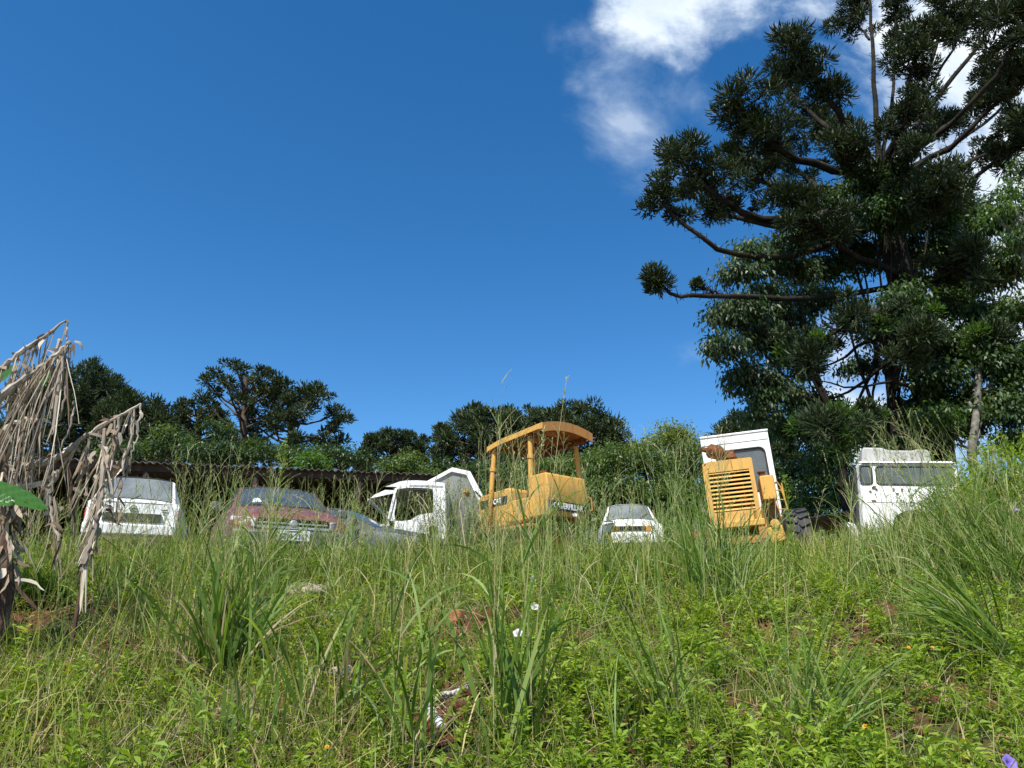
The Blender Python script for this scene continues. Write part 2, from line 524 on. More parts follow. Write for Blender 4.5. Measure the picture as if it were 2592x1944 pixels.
def glass(name, c, rough=.08, dust=.35, dustc=(.35, .36, .34)):
    m, nt, o = new_mat(name); L = nt.links
    p = nt.nodes.new('ShaderNodeBsdfPrincipled')
    f = tex(nt, 1.8, 5, .6)
    r = nt.nodes.new('ShaderNodeMapRange'); r.inputs['From Min'].default_value = .3; r.inputs['From Max'].default_value = .8
    r.inputs['To Max'].default_value = dust; L.new(f, r.inputs['Value'])
    mx = nt.nodes.new('ShaderNodeMix'); mx.data_type = 'RGBA'; mx.inputs['A'].default_value = (*c, 1); mx.inputs['B'].default_value = (*dustc, 1)
    L.new(r.outputs[0], mx.inputs['Factor']); L.new(mx.outputs['Result'], p.inputs['Base Color'])
    p.inputs['Roughness'].default_value = rough; p.inputs['Coat Weight'].default_value = .6; p.inputs['Coat Roughness'].default_value = .06
    L.new(p.outputs[0], o.inputs[0])
    return m
m_gl_grey = glass('dusty_grey_glass', (.09, .105, .11), .16, .75)
m_gl_dark = glass('dark_glass', (.018, .026, .036), .06, .30)
m_gl_olive = glass('dusty_olive_glass', (.06, .065, .055), .12, .55, (.22, .23, .19))
m_gl_thin = None
def thin_glass():
    m, nt, o = new_mat('thin_window_glass'); L = nt.links
    t = nt.nodes.new('ShaderNodeBsdfTransparent'); t.inputs[0].default_value = (.62, .66, .68, 1)
    g = nt.nodes.new('ShaderNodeBsdfPrincipled'); g.inputs['Base Color'].default_value = (.25, .27, .27, 1); g.inputs['Roughness'].default_value = .08
    x = nt.nodes.new('ShaderNodeMixShader'); r = nt.nodes.new('ShaderNodeMapRange')
    r.inputs['To Min'].default_value = .18; r.inputs['To Max'].default_value = .6
    L.new(tex(nt, 3, 4), r.inputs['Value']); L.new(r.outputs[0], x.inputs[0])
    L.new(t.outputs[0], x.inputs[1]); L.new(g.outputs[0], x.inputs[2]); L.new(x.outputs[0], o.inputs[0])
    return m
m_gl_thin = thin_glass()

# ============================================================ ground
def axis(a, b, fa, fb, fine, coarse):
    v = list(np.arange(fa, fb, fine))
    x = fa; s = fine
    lo = []
    while x > a: s = min(s * 1.35, coarse); x -= s; lo.append(x)
    x = v[-1]; s = fine; hi = []
    while x < b: s = min(s * 1.35, coarse); x += s; hi.append(x)
    return np.array(lo[::-1] + v + hi)
gx = axis(-600, 600, -8, 8, .09, 60); gy = axis(-60, 900, 2.2, 12, .075, 60)
X, Y = np.meshgrid(gx, gy)
Z = gz(X, Y)
fm = sstep(1, 3, Y) * (1 - sstep(12, 14, Y)) * (1 - sstep(8, 10, abs(X)))
Z = Z + fm * (rng.random(X.shape) - .5) * .05
gv = np.stack([X, Y, Z], -1).reshape(-1, 3)
nx = len(gx)
ii = (np.arange(len(gy) - 1)[:, None] * nx + np.arange(nx - 1)[None]).ravel()
gf = np.stack([ii, ii + 1, ii + nx + 1, ii + nx], -1)
gr = Fol(); gr.put(gv, gf, np.full(len(gv), .5))
def ground_mat():
    m, nt, o = new_mat('soil_and_moss'); L = nt.links
    p = nt.nodes.new('ShaderNodeBsdfPrincipled'); p.inputs['Roughness'].default_value = .95; p.inputs['Specular IOR Level'].default_value = .1
    c1 = ramp(nt, [(.3, (.045, .020, .011)), (.5, (.12, .050, .026)), (.68, (.20, .095, .052)), (.85, (.30, .17, .10))], tex(nt, 2.2, 9, .7))
    c2 = ramp(nt, [(.3, (.030, .045, .012)), (.7, (.10, .12, .035))], tex(nt, 6, 5))
    mx = nt.nodes.new('ShaderNodeMix'); mx.data_type = 'RGBA'
    r = nt.nodes.new('ShaderNodeMapRange'); r.inputs['From Min'].default_value = .46; r.inputs['From Max'].default_value = .60
    L.new(tex(nt, .9, 5, .6), r.inputs['Value']); L.new(r.outputs[0], mx.inputs['Factor'])
    L.new(c1, mx.inputs['A']); L.new(c2, mx.inputs['B']); L.new(mx.outputs['Result'], p.inputs['Base Color'])
    b = nt.nodes.new('ShaderNodeBump'); b.inputs['Strength'].default_value = 1; b.inputs['Distance'].default_value = .03
    L.new(tex(nt, 30, 6, .7), b.inputs['Height']); L.new(b.outputs[0], p.inputs['Normal'])
    L.new(p.outputs[0], o.inputs[0])
    return m
tag(gr.build('ground', ground_mat(), smooth=True), kind='structure')

# ============================================================ open shed with corrugated roof (left, behind the cars)
m_fibro = surf('weathered_fibre_cement', [(.3, (.10, .10, .095)), (.55, (.20, .20, .19)), (.75, (.30, .30, .28))], 2.5, .9, bump=.3)
m_boards = surf('dark_brown_sheeting', [(.3, (.018, .010, .007)), (.6, (.05, .026, .017)), (.8, (.09, .048, .03))], 2.0, .8, stretch=(5, 1, .3))
def corr(mb, a, b, down, pitch, amp, sub=6, thick=.008):
    """corrugated sheet from ridge line a->b, running along vector down"""
    a = Vector(a); b = Vector(b); down = Vector(down); L = (b - a).length; n = int(L / pitch * sub)
    up = (b - a).cross(down).normalized()
    if up.z < 0: up = -up
    vs = []; fs = []
    for i in range(n + 1):
        p = a.lerp(b, i / n) + up * amp * math.sin(i / sub * 2 * math.pi)
        vs += [p, p + down, p - up * thick, p + down - up * thick]
    for i in range(n):
        k = 4 * i
        fs += [(k, k + 4, k + 5, k + 1), (k + 2, k + 3, k + 7, k + 6), (k, k + 2, k + 6, k + 4), (k + 1, k + 5, k + 7, k + 3)]
    mb.add(vs, fs)
eL = P(-260, 1143, 18.0); eR = P(1150, 1203, 21.0)
ev = (eR - eL)
shed = empty('open_shed', (eL.x, eL.y, gz1(eL.x, eL.y)), label='long low open-fronted dark shed under a corrugated roof edge, behind the maroon car', cat='shed')
so = Vector(shed.location)
mb = MB()
back = Vector((-ev.y, ev.x, 0)).normalized()
a = eL - so; b = eR - so
corr(mb, a - ev.normalized() * 0, b, back * 6.0 + Vector((0, 0, .35)), .177, .028)
mb.build('roof', m_fibro, shed)
mb = MB()
gLz = -.2
bk0 = a + back * 5.4; bk1 = b + back * 5.4
corr(mb, Vector((bk0.x, bk0.y, a.z + .3)), Vector((bk1.x, bk1.y, b.z + .3)), (0, 0, -a.z - .6), .25, .03)
for q0, q1 in ((a, bk0), (b, bk1)):
    mb.slab([Vector((q0.x, q0.y, -.5)), Vector((q1.x, q1.y, -.5)), Vector((q1.x, q1.y, q0.z + .25)), Vector((q0.x, q0.y, q0.z - .06))], ev.normalized() * .05)
mb.build('wall', m_boards, shed)
mb = MB()
mb.bar(a + Vector((0, .25, -.12)), b + Vector((0, .25, -.12)), .08, .16)
mb.build('eave_beam', m_boards, shed)
for k in range(6):
    q = a.lerp(b, k / 5) + Vector((.1, .26, 0))
    mb = MB(); mb.tube([Vector((q.x, q.y, -.6)), Vector((q.x, q.y, q.z - .2))], .09, 8)
    mb.build('post', m_boards, shed)

# low dark shed between loader and truck
r0 = P(2030, 1313, 19.0); r1 = P(2330, 1262, 17.0)
sh2 = empty('low_shed', (r0.x, r0.y, gz1(r0.x, r0.y)), label='low dark lean-to with thin bright roof edge between loader and old truck', cat='shed')
so = Vector(sh2.location); a = r0 - so; b = r1 - so
e2 = (b - a).normalized(); bk = Vector((-e2.y, e2.x, 0)).normalized()
mb = MB(); corr(mb, a, b, bk * 3.5 + Vector((0, 0, -.35)), .10, .014); mb.build('roof', m_chrome, sh2)
for q in (a, b, a.lerp(b, .5)):
    mb = MB()
    mb.tube([Vector((q.x, q.y + .1, -.8)), Vector((q.x, q.y + .1, q.z - .03))], .05, 6)
    mb.build('post', m_boards, sh2)
mb = MB(); q0 = a + bk * 3.3; q1 = b + bk * 3.3
mb.slab([Vector((q0.x, q0.y, -1)), Vector((q1.x, q1.y, -1)), Vector((q1.x, q1.y, q1.z - .4)), Vector((q0.x, q0.y, q0.z - .4))], bk * .05)
q0 = a + bk * .2; q1 = b + bk * .2
mb.slab([Vector((q0.x, q0.y, -1)), Vector((q1.x, q1.y, -1)), Vector((q1.x, q1.y, q1.z - .55)), Vector((q0.x, q0.y, q0.z - .5))], bk * .05)
mb.build('wall', m_boards, sh2)

# ============================================================ cars by lofting
def loft(stations, parent, mbody, mglass, side=(), top=(), rubber=True, crown=.03, mtop=None):
    """stations: (x, zb, w, zm, zbelt, wt, zt).  x forward, y left.  side/top: station spans that are glass"""
    secs = []
    for (x, zb, w, zm, zl, wt, zt) in stations:
        half = [(w * .80, zb), (w * .965, zb + .07), (w, zm), (w * .975, zl - .035), (w * .935, zl), (wt, zt - .035), (wt * .90, zt - .008), (wt * .5, zt + crown * .8)]
        full = half + [(0, zt + crown)] + [(-y, z) for y, z in half[::-1]]
        secs.append([(x, y, z) for y, z in full])
    K = len(secs[0])
    parts = {'body': MB(), 'side_window': [], 'glass_top': []}
    for i in range(len(secs) - 1):
        for j in range(K - 1):
            q = [secs[i][j], secs[i][j + 1], secs[i + 1][j + 1], secs[i + 1][j]]
            isside = i in side and j in (4, K - 6)
            istop = i in top and 6 <= j <= K - 8
            if isside or istop: continue
            parts['body'].add(q, [(0, 1, 2, 3)])
        parts['body'].add([secs[i][0], secs[i + 1][0], secs[i + 1][-1], secs[i][-1]], [(0, 1, 2, 3)])
    parts['body'].add(secs[0], [tuple(range(K))]); parts['body'].add(secs[-1], [tuple(range(K))[::-1]])
    import bmesh
    body = parts['body'].build('body', mbody, parent, smooth=0)
    b = bmesh.new(); b.from_mesh(body.data); bmesh.ops.remove_doubles(b, verts=b.verts, dist=.0005)
    bmesh.ops.recalc_face_normals(b, faces=b.faces); b.to_mesh(body.data); b.free()
    body.data.shade_smooth(); body.data.set_sharp_from_angle(angle=R(38))
    def runs(s):
        s = sorted(s); out_ = []
        for k in s:
            if out_ and out_[-1][-1] == k - 1: out_[-1].append(k)
            else: out_.append([k])
        return out_
    for run in runs(side):
        for j in (4, K - 6):
            mb = MB()
            for i in run:
                mb.add([secs[i][j], secs[i][j + 1], secs[i + 1][j + 1], secs[i + 1][j]], [(0, 1, 2, 3)])
            loop = [secs[i][j] for i in run + [run[-1] + 1]] + [secs[i][j + 1] for i in (run + [run[-1] + 1])[::-1]]
            w = mb.build('side_window', mglass, parent)
            if rubber:
                t = MB(); t.tube(loop, .012, 5, closed=True); t.build('window_seal', m_blk, w)
    wins = []
    for run in runs(top):
        mb = MB()
        for i in run:
            for j in range(6, K - 7):
                mb.add([secs[i][j], secs[i][j + 1], secs[i + 1][j + 1], secs[i + 1][j]], [(0, 1, 2, 3)])
        js = list(range(6, K - 6)); ends = run + [run[-1] + 1]
        loop = [secs[ends[0]][j] for j in js] + [secs[i][js[-1]] for i in ends[1:]] + [secs[ends[-1]][j] for j in js[::-1][1:]] + [secs[i][js[0]] for i in ends[::-1][1:-1]]
        w = mb.build('windshield' if secs[run[0]][0][0] > 0 else 'rear_window', mglass, parent)
        if rubber:
            t = MB(); t.tube(loop, .013, 5, closed=True); t.build('window_seal', m_blk, w)
        wins.append(w)
    return body, secs
def wheel(parent, c, r, w, mrim=m_chrome):
    mb = MB(); mb.lathe([(-w / 2, r * .6), (-w / 2, r * .92), (-w * .38, r), (w * .38, r), (w / 2, r * .92), (w / 2, r * .6)], c, 'y', 24)
    o = mb.build('wheel', m_tyre, parent)
    mb = MB(); mb.lathe([(-w * .46, r * .2), (-w * .40, r * .58), (w * .40, r * .58), (w * .46, r * .2)], c, 'y', 18)
    mb.build('rim', mrim, o)
    return o

def place_car(name, at, heading, label, cat, group, sink=0.0, pitch=0, roll=0):
    """heading: angle of the nose, degrees counter-clockwise from +X"""
    return empty(name, (at.x, at.y, gz1(at.x, at.y) - sink), (R(roll), R(pitch), R(heading)), label, cat, group)
GC = 'scrapped cars on top of the bank'

# --- 1 white hatchback, rear towards us
c0 = P(303, 1300, 12.0)
car = place_car('hatchback_car', Vector((c0.x - .62, 13.9, 0)), 110, 'white hatchback seen from behind, wide dusty rear window, beside the dead banana leaves', 'car', GC, sink=-.24)
car.scale = (.90, .90, .90); car.location.x += .10
st = [(1.85, .25, .66, .42, .60, .52, .64), (1.6, .2, .76, .45, .74, .62, .80), (.95, .2, .80, .5, .86, .66, .93),
      (.35, .2, .80, .5, .90, .56, 1.34), (.28, .2, .80, .5, .90, .56, 1.36), (-.45, .2, .80, .5, .90, .56, 1.42), (-.55, .2, .80, .5, .90, .56, 1.42),
      (-1.35, .2, .80, .5, .91, .57, 1.41), (-1.62, .2, .79, .5, .92, .60, 1.36), (-1.84, .2, .78, .5, .90, .67, .93), (-1.92, .22, .76, .48, .80, .66, .86), (-1.93, .26, .74, .46, .52, .60, .56)]
loft(st, car, m_white, m_gl_grey, side=(3, 5, 6), top=(2, 8))
mb = MB(); mb.box((-1.965, 0, .60), (.07, .95, .15)); mb.build('plate_recess', m_blk, car)
mb = MB(); mb.box((-1.99, 0, .38), (.16, 1.52, .20)); mb.build('bumper', m_white, car, bevel=.03)
mb = MB(); mb.bar((-1.925, -.66, .875), (-1.925, .66, .875), .006, .006); mb.build('tailgate_seam', m_ink, car)
for s in (-1, 1):
    mb = MB(); mb.box((-1.84, s * .735, .66), (.14, .08, .19)); mb.build('tail_light', m_redlens, car, bevel=.02)
    wheel(car, (1.15, s * .70, .28), .28, .17); wheel(car, (-1.2, s * .70, .28), .28, .17)
em = MB()
em.tube([(-1.945 + .0, .055 * math.cos(t * math.pi / 9), .76 + .055 * math.sin(t * math.pi / 9)) for t in range(18)], .008, 5, closed=True)
em.bar((-1.95, .07, .765), (-1.95, -.01, .772), .014, .018); em.bar((-1.95, -.01, .772), (-1.95, .015, .752), .014, .016); em.bar((-1.95, .015, .752), (-1.95, -.07, .758), .014, .018)
em.build('emblem', m_ink, car)
mb = MB(); mb.box((-1.945, -.52, .76), (.01, .10, .018)); mb.box((-1.945, -.50, .72), (.01, .05, .014)); mb.build('badge', m_ink, car)
mb = MB(); mb.bar((-1.90, .12, .90), (-1.72, -.20, 1.13), .015, .012); mb.build('wiper', m_blk, car)

# --- 2 maroon hatchback, front towards us
hd = -65.5
n0 = P(741, 1340, 9.55)
hv = Vector((math.cos(R(hd)), math.sin(R(hd)), 0))
car = place_car('hatchback_car', Vector((n0.x, n0.y, 0)) - hv * 1.88, hd, 'faded maroon hatchback facing us with a white number plate in tall grass', 'car', GC, sink=.09, pitch=.8)
st = [(1.88, .28, .62, .42, .60, .50, .66), (1.84, .22, .70, .42, .63, .58, .715), (1.70, .2, .76, .45, .69, .66, .775), (1.4, .2, .79, .5, .77, .68, .845), (1.05, .2, .80, .5, .84, .70, .91),
      (.80, .2, .80, .5, .875, .69, .955), (.72, .2, .80, .5, .88, .68, .985), (.10, .2, .80, .5, .90, .55, 1.34), (.03, .2, .80, .5, .90, .55, 1.365), (-.50, .2, .80, .5, .91, .55, 1.40),
      (-.60, .2, .80, .5, .91, .55, 1.395), (-1.25, .2, .80, .5, .92, .54, 1.33), (-1.40, .2, .79, .5, .92, .53, 1.30), (-1.75, .2, .77, .5, .88, .58, .96), (-1.85, .24, .74, .45, .78, .55, .82)]
loft(st, car, m_red, m_gl_dark, side=(6, 8, 10), top=(6, 12), crown=.035)
mb = MB(); mb.box((1.865, 0, .635), (.07, .86, .105)); mb.build('grille', m_dark, car)
mb = MB(); mb.bar((1.905, -.42, .632), (1.905, .42, .632), .014, .016); mb.bar((1.91, -.44, .578), (1.91, .44, .578), .03, .03); mb.build('grille_trim', m_chrome, car)
mb = MB(); mb.lathe([(1.90, .055), (1.925, .05), (1.935, .03)], (0, 0, .625), 'x', 16); mb.build('emblem', m_chrome, car)
for s in (-1, 1):
    mb = MB(); loop = [(1.90, s * .45, .565), (1.90, s * .45, .675), (1.84, s * .62, .70), (1.70, s * .735, .715), (1.68, s * .75, .62), (1.82, s * .66, .57)]
    mb.slab(loop, (-.06, 0, 0)); mb.build('headlight', m_lens, car, bevel=.015)
    wheel(car, (1.2, s * .70, .28), .28, .17); wheel(car, (-1.2, s * .70, .28), .28, .17)
    mb = MB(); mb.box((.62, s * .86, .98), (.08, .17, .12), taper=.75); mb.bar((.62, s * .74, .94), (.62, s * .82, .96), .04); mb.build('side_mirror', m_gray, car, bevel=.02)
mb = MB(); mb.box((1.90, 0, .43), (.16, 1.46, .22)); mb.build('bumper', m_gray, car, bevel=.04)
mb = MB(); mb.box((1.995, 0, .475), (.012, .40, .13)); pl = mb.build('number_plate', m_plate, car, bevel=.008)
text_mesh('STN\u00b72367', 'plate_text', m_ink, pl, (2.003, 0, .462), (R(90), 0, R(90)), .088, bold=.0012, sx=.93)
mb = MB(); mb.box((2.002, 0, .524), (.004, .17, .016)); mb.build('plate_strip', m_gray, pl)
for s in (0, 1):
    mb = MB(); mb.bar((.80, .08 - s * .5, 1.0), (.72, .50 - s * .5, 1.03), .018, .014); mb.build('wiper', m_blk, car)
mb = MB(); mb.slab([(.60, -.26, 1.06), (.60, -.40, 1.06), (.56, -.37, 1.13), (.56, -.29, 1.13)], (.01, 0, .004)); mb.build('paper_card', m_plate, car)

# --- 3 dark grey hatchback, nose to the right, low in the grass
c0 = P(925, 1300, 13.2)
car = place_car('hatchback_car', Vector((c0.x - .30, 13.4, 0)), -20, 'dark grey car low in the weeds, nose pointing right, beside the maroon car', 'car', GC, sink=.14)
st = [(1.9, .25, .62, .4, .56, .5, .60), (1.75, .2, .76, .45, .66, .62, .70), (1.2, .2, .79, .5, .76, .66, .82), (.85, .2, .8, .5, .80, .66, .87),
      (.10, .2, .80, .5, .84, .55, 1.22), (0, .2, .8, .5, .84, .55, 1.245), (-.7, .2, .8, .5, .85, .55, 1.28), (-.8, .2, .8, .5, .85, .55, 1.27), (-1.4, .2, .8, .5, .86, .53, 1.20), (-1.8, .2, .77, .5, .84, .56, .90), (-1.95, .24, .74, .45, .7, .55, .74)]
loft(st, car, m_gray, m_gl_dark, side=(4, 5, 7), top=(3, 8))
for s in (-1, 1):
    wheel(car, (1.2, s * .70, .27), .28, .17); wheel(car, (-1.2, s * .70, .27), .28, .17)
    mb = MB(); mb.box((1.84, s * .52, .56), (.08, .26, .12)); mb.build('headlight', m_lens, car, bevel=.015)
    mb = MB(); mb.box((.62, s * .88, .92), (.08, .18, .12), taper=.8); mb.build('side_mirror', m_gray, car, bevel=.02)

# --- 4 small white car, front towards us, right of the bulldozer
c0 = P(1598, 1337, 16.2)
car = place_car('small_car', Vector((c0.x + .18, 17.75, 0)), -94, 'small white car facing us, black slatted grille, rusty corner, right of the bulldozer', 'car', GC, sink=-.24, roll=0)
car.scale = (.87, .87, .87); car.location.x -= .02
st = [(1.72, .25, .70, .4, .60, .56, .66), (1.70, .2, .74, .45, .70, .63, .76), (1.45, .2, .76, .48, .78, .64, .85), (.98, .2, .77, .5, .86, .65, .93),
      (.92, .2, .77, .5, .87, .64, .955), (.42, .2, .77, .5, .89, .54, 1.40), (.34, .2, .77, .5, .9, .54, 1.43), (-.5, .2, .77, .5, .9, .54, 1.46), (-.6, .2, .77, .5, .9, .54, 1.46), (-1.45, .2, .76, .5, .9, .54, 1.42), (-1.75, .2, .74, .5, .88, .6, .95), (-1.8, .25, .7, .45, .6, .55, .65)]
loft(st, car, m_white, m_gl_grey, side=(5, 6, 8), top=(4, 9), crown=.045)
mb = MB()
for k in range(6): mb.box((1.735, -.02, .585 + k * .020), (.03, .64, .009))
mb.box((1.722, -.02, .635), (.012, .66, .12)); mb.build('grille', m_blk, car)
mb = MB(); mb.box((1.735, .36, .635), (.05, .12, .115)); mb.build('turn_signal', m_amber, car, bevel=.01)
mb = MB(); mb.box((1.735, -.44, .63), (.04, .2, .12)); mb.build('headlight_opening', m_rust, car)
mb = MB(); mb.box((1.745, -.52, .44), (.05, .35, .26), rot=Matrix.Rotation(.3, 3, 'X')); mb.box((1.70, -.60, .82), (.2, .22, .02), rot=Matrix.Rotation(.2, 3, 'Y')); mb.build('rusty_panel', m_rust, car, label='rusted broken corner panel')
mb = MB(); mb.box((1.77, .08, .40), (.12, 1.26, .27)); mb.build('bumper', m_white, car, bevel=.03)
for s in (0, 1):
    mb = MB(); mb.bar((1.0, .04 + s * .5 - .3, 1.0), (.72 if s else .94, .26 + s * .5 - .3, 1.16 if s else 1.0), .018, .014); mb.build('wiper', m_blk, car)
for s in (-1, 1):
    wheel(car, (1.1, s * .66, .27), .27, .15); wheel(car, (-1.15, s * .66, .27), .27, .15)

# ============================================================ white truck cab standing on the ground, side on, nose left
D = 16.6
o = P(1050, 1420, D); o.z = gz1(o.x, D)
cab = empty('truck_cab', o, label='white truck cab without door glass standing side-on behind the grey car', cat='truck cab')
def L(px, py, dy=0.0, Dp=D): 
    v = P(px, py, Dp); return Vector((v.x, v.y + dy, v.z)) - o
outer = [L(930, 1263), L(948, 1246), L(975, 1232), L(1012, 1219), L(1030, 1216), L(1060, 1216), L(1100, 1219), L(1125, 1223), L(1129, 1260), L(1130, 1310), L(1129, 1372), L(1118, 1425), L(1050, 1430), L(1022, 1400), L(985, 1380), L(984, 1330), L(985, 1312), L(994, 1288), L(1003, 1262), L(1004, 1247)]
inner = [L(1003.5, 1242), L(1004.5, 1240), L(1005.5, 1238.5), L(1010, 1237), L(1030, 1234.5), L(1060, 1234.5), L(1085, 1236), L(1095, 1238), L(1097, 1250), L(1097, 1280), L(1097, 1298), L(1080, 1299.5), L(1058, 1304), L(1046, 1312), L(1040, 1316), L(1018, 1319), L(1000, 1318), L(998, 1300), L(1003, 1272), L(1003.2, 1258)]
def cabside(dy):
    off = Vector((0, dy, 0))
    mb = MB(); mb.ring([p + off for p in outer], [p + off for p in inner], (0, .05, 0))
    return mb
cabside(0).build('door_side', m_white_clean, cab, smooth=30)
cabside(1.75).build('far_side', m_white_clean, cab, smooth=30)
mb = MB()
mb.slab([outer[k] + Vector((0, .03, 0)) for k in (0, 1, 2, 3)] + [outer[k] + Vector((0, .03, -.05)) for k in (3, 2, 1, 0)], (0, 1.74, 0))
mb.slab([outer[k] + Vector((0, .03, 0)) for k in (3, 4, 5, 6, 7)] + [outer[k] + Vector((0, .03, -.05)) for k in (7, 6, 5, 4, 3)], (0, 1.74, 0))
mb.build('roof', m_white_clean, cab)
mb = MB()
mb.slab([outer[7] + Vector((-.06, .05, 0)), outer[7] + Vector((-.0, .05, 0)), outer[11] + Vector((0, .05, 0)), outer[11] + Vector((-.06, .05, 0))], (0, 1.7, 0))
mb.build('back_wall', m_white_clean, cab)
mb = MB()
mb.slab([outer[0], outer[0] + Vector((0, 0, -.04)), L(948, 1252), L(975, 1240), L(1003, 1241), L(1004, 1232), L(975, 1232), L(948, 1246)], (0, .04, 0))
mb.build('visor', m_white_clean, cab)
mb = MB()
mb.slab([L(938, 1262), L(985, 1312), L(984, 1316), L(934, 1264)], (0, 1.74, 0))
w = mb.build('windshield', m_gl_dark, cab)
mb = MB(); mb.bar(L(1003, 1236, -.01), L(984, 1314, -.01), .05, .05); mb.build('pillar', m_white_clean, cab)
mb = MB(); mb.bar(L(933, 1262, 1.78), L(984, 1318, 1.78), .07, .07); mb.build('pillar', m_white_clean, cab)
mb = MB(); mb.slab([L(984, 1314), L(978, 1322), L(972, 1410), L(990, 1420), L(1002, 1400), L(1000, 1316)], (0, 1.75, 0)); mb.build('front_panel', m_white_clean, cab, bevel=.03)
mb = MB(); mb.lathe([(-.03, .001), (-.03, .10), (.0, .11)], L(1097, 1343, -.0), 'y', 16); mb.build('cap_hole_shade', m_dark, cab)  # dark disc on the door side, painted shade of a hole
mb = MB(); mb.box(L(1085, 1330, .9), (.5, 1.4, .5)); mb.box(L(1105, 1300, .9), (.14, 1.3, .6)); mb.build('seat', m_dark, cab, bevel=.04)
mb = MB(); mb.bar(L(1012, 1238, -.012), L(1094, 1240, -.012), .012, .02); mb.bar(L(1036, 1228, -.015), L(1122, 1231, -.015), .008, .01); mb.build('roof_gutter', m_blk, cab)

# tipped angular white bin behind the cab
D2 = 18.0
o2 = P(1150, 1430, D2); o2.z = gz1(o2.x, D2)
bn = empty('tipped_truck_body', o2, label='angular white truck body with grey inner side, between truck cab and bulldozer', cat='truck body')
def L2(px, py, dy=0.0): v = P(px, py, D2); return Vector((v.x, v.y + dy, v.z)) - o2
oo = [L2(1062, 1228), L2(1145, 1183), L2(1190, 1193), L2(1215, 1240), L2(1229, 1264), L2(1240, 1330), L2(1236, 1420), L2(1062, 1420)]
inn = [L2(1072, 1231), L2(1143, 1193), L2(1180, 1201), L2(1200, 1243), L2(1210, 1266), L2(1220, 1330), L2(1222, 1410), L2(1072, 1410)]
mb = MB(); mb.ring(oo, inn, (0, .10, 0)); mb.build('rim', m_white_clean, bn, smooth=20)
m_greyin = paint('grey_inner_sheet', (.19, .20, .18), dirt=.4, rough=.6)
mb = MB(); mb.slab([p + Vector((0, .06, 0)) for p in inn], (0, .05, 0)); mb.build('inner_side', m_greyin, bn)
mb = MB()
for k in range(6):
    a_, b_ = oo[k], oo[k + 1]
    mb.slab([a_ + Vector((0, .1, 0)), b_ + Vector((0, .1, 0)), b_ + Vector((0, 1.9, 0)), a_ + Vector((0, 1.9, 0))], (0, 0, -.03))
mb.build('shell', m_white_clean, bn)
mb = MB(); mb.bar(L2(1203, 1243, -.02), L2(1222, 1262, -.02), .03, .02); mb.build('hinge', m_dark, bn)

# ============================================================ bulldozer
D = 14.6
o = P(1405, 1420, D); o.z = gz1(o.x, D)
hdg = math.atan2(.78, -.63)     # direction of the nose (away, to the left)
dz = empty('bulldozer', o, (0, 0, hdg), label='yellow crawler bulldozer with curved canopy on posts, its rear tank towards us', cat='bulldozer')
Minv = Matrix.Rotation(-hdg, 3, 'Z')
dz.location.x -= .09
def LZ(px, py, Dp): return Minv @ (P(px, py, Dp) - o)
# local frame: x forward, y left, z up
zc = LZ(1385, 1080, 14.6).z
cz = [( -.95, .02), (-.80, .09), (-.45, .15), (0.0, .12), (.5, .05), (1.05, -.04)]   # canopy profile along the machine
HWc = .66
can_o = LZ(1385, 1080, 14.35)
xr = can_o.x; yl = can_o.y
fl = LZ(1230, 1141, 15.65)
clen = fl.x - xr
mb = MB(); K = 12
prof = []
for k in range(K + 1):
    t = k / K
    z = zc + .0 - .10 * t - .10 * max(0, t - .75) * 2
    prof.append((xr + clen * t, z))
W_ = 1.36
for k in range(K):
    (x0, z0), (x1, z1) = prof[k], prof[k + 1]
    # arched across the machine
    nj = 8
    for j in range(nj):
        y0 = yl - W_ * j / nj; y1 = yl - W_ * (j + 1) / nj
        h = lambda y: .20 * (1 - ((y - (yl - W_ / 2)) / (W_ / 2)) ** 2) * .55
        mb.add([(x0, y0, z0 + h(y0)), (x1, y0, z1 + h(y0)), (x1, y1, z1 + h(y1)), (x0, y1, z0 + h(y1)),
                (x0, y0, z0 + h(y0) - .03), (x1, y0, z1 + h(y0) - .03), (x1, y1, z1 + h(y1) - .03), (x0, y1, z0 + h(y1) - .03)],
               [(0, 1, 2, 3), (7, 6, 5, 4)])
cp = mb.build('canopy', m_yel2, dz)
mb = MB()
mbr = MB()
for k in range(K):
    (x0, z0), (x1, z1) = prof[k], prof[k + 1]
    mb.slab([(x0, yl + .015, z0 + .02), (x1, yl + .015, z1 + .02), (x1, yl + .015, z1 - .085), (x0, yl + .015, z0 - .085 - .02 * (k == 0))], (0, -.03, 0))
    mbr.slab([(x0, yl - W_ - .015, z0 + .02), (x1, yl - W_ - .015, z1 + .02), (x1, yl - W_ - .015, z1 - .085), (x0, yl - W_ - .015, z0 - .085)], (0, .03, 0))
mb.build('side_fascia', m_yel, cp); mbr.build('side_fascia', m_yel, cp)
mb = MB(); mbr = MB(); nj = 10
for j in range(nj):
    y0 = yl - W_ * j / nj; y1 = yl - W_ * (j + 1) / nj
    h = lambda y: .11 * (1 - ((y - (yl - W_ / 2)) / (W_ / 2)) ** 2)
    mb.slab([(xr - .015, y0, zc + h(y0) + .015), (xr - .015, y1, zc + h(y1) + .015), (xr - .015, y1, zc + h(y1) - .17), (xr - .015, y0, zc + h(y0) - .17)], (.025, 0, 0))
    mbr.slab([(xr + clen - .01, y0, zc + h(y0) - .14), (xr + clen - .01, y1, zc + h(y1) - .14), (xr + clen - .01, y1, zc + h(y1) - .26), (xr + clen - .01, y0, zc + h(y0) - .26)], (.025, 0, 0))
mb.build('end_fascia', m_yel2, cp); mbr.build('end_fascia', m_yel2, cp)  # end boards browner than the side boards, shade put into the paint
mb = MB()
for fx in (.25, .6, .9):
    mb.bar((xr + clen * fx, yl - .04, zc - .12), (xr + clen * fx, yl - W_ + .04, zc - .12), .06, .07)
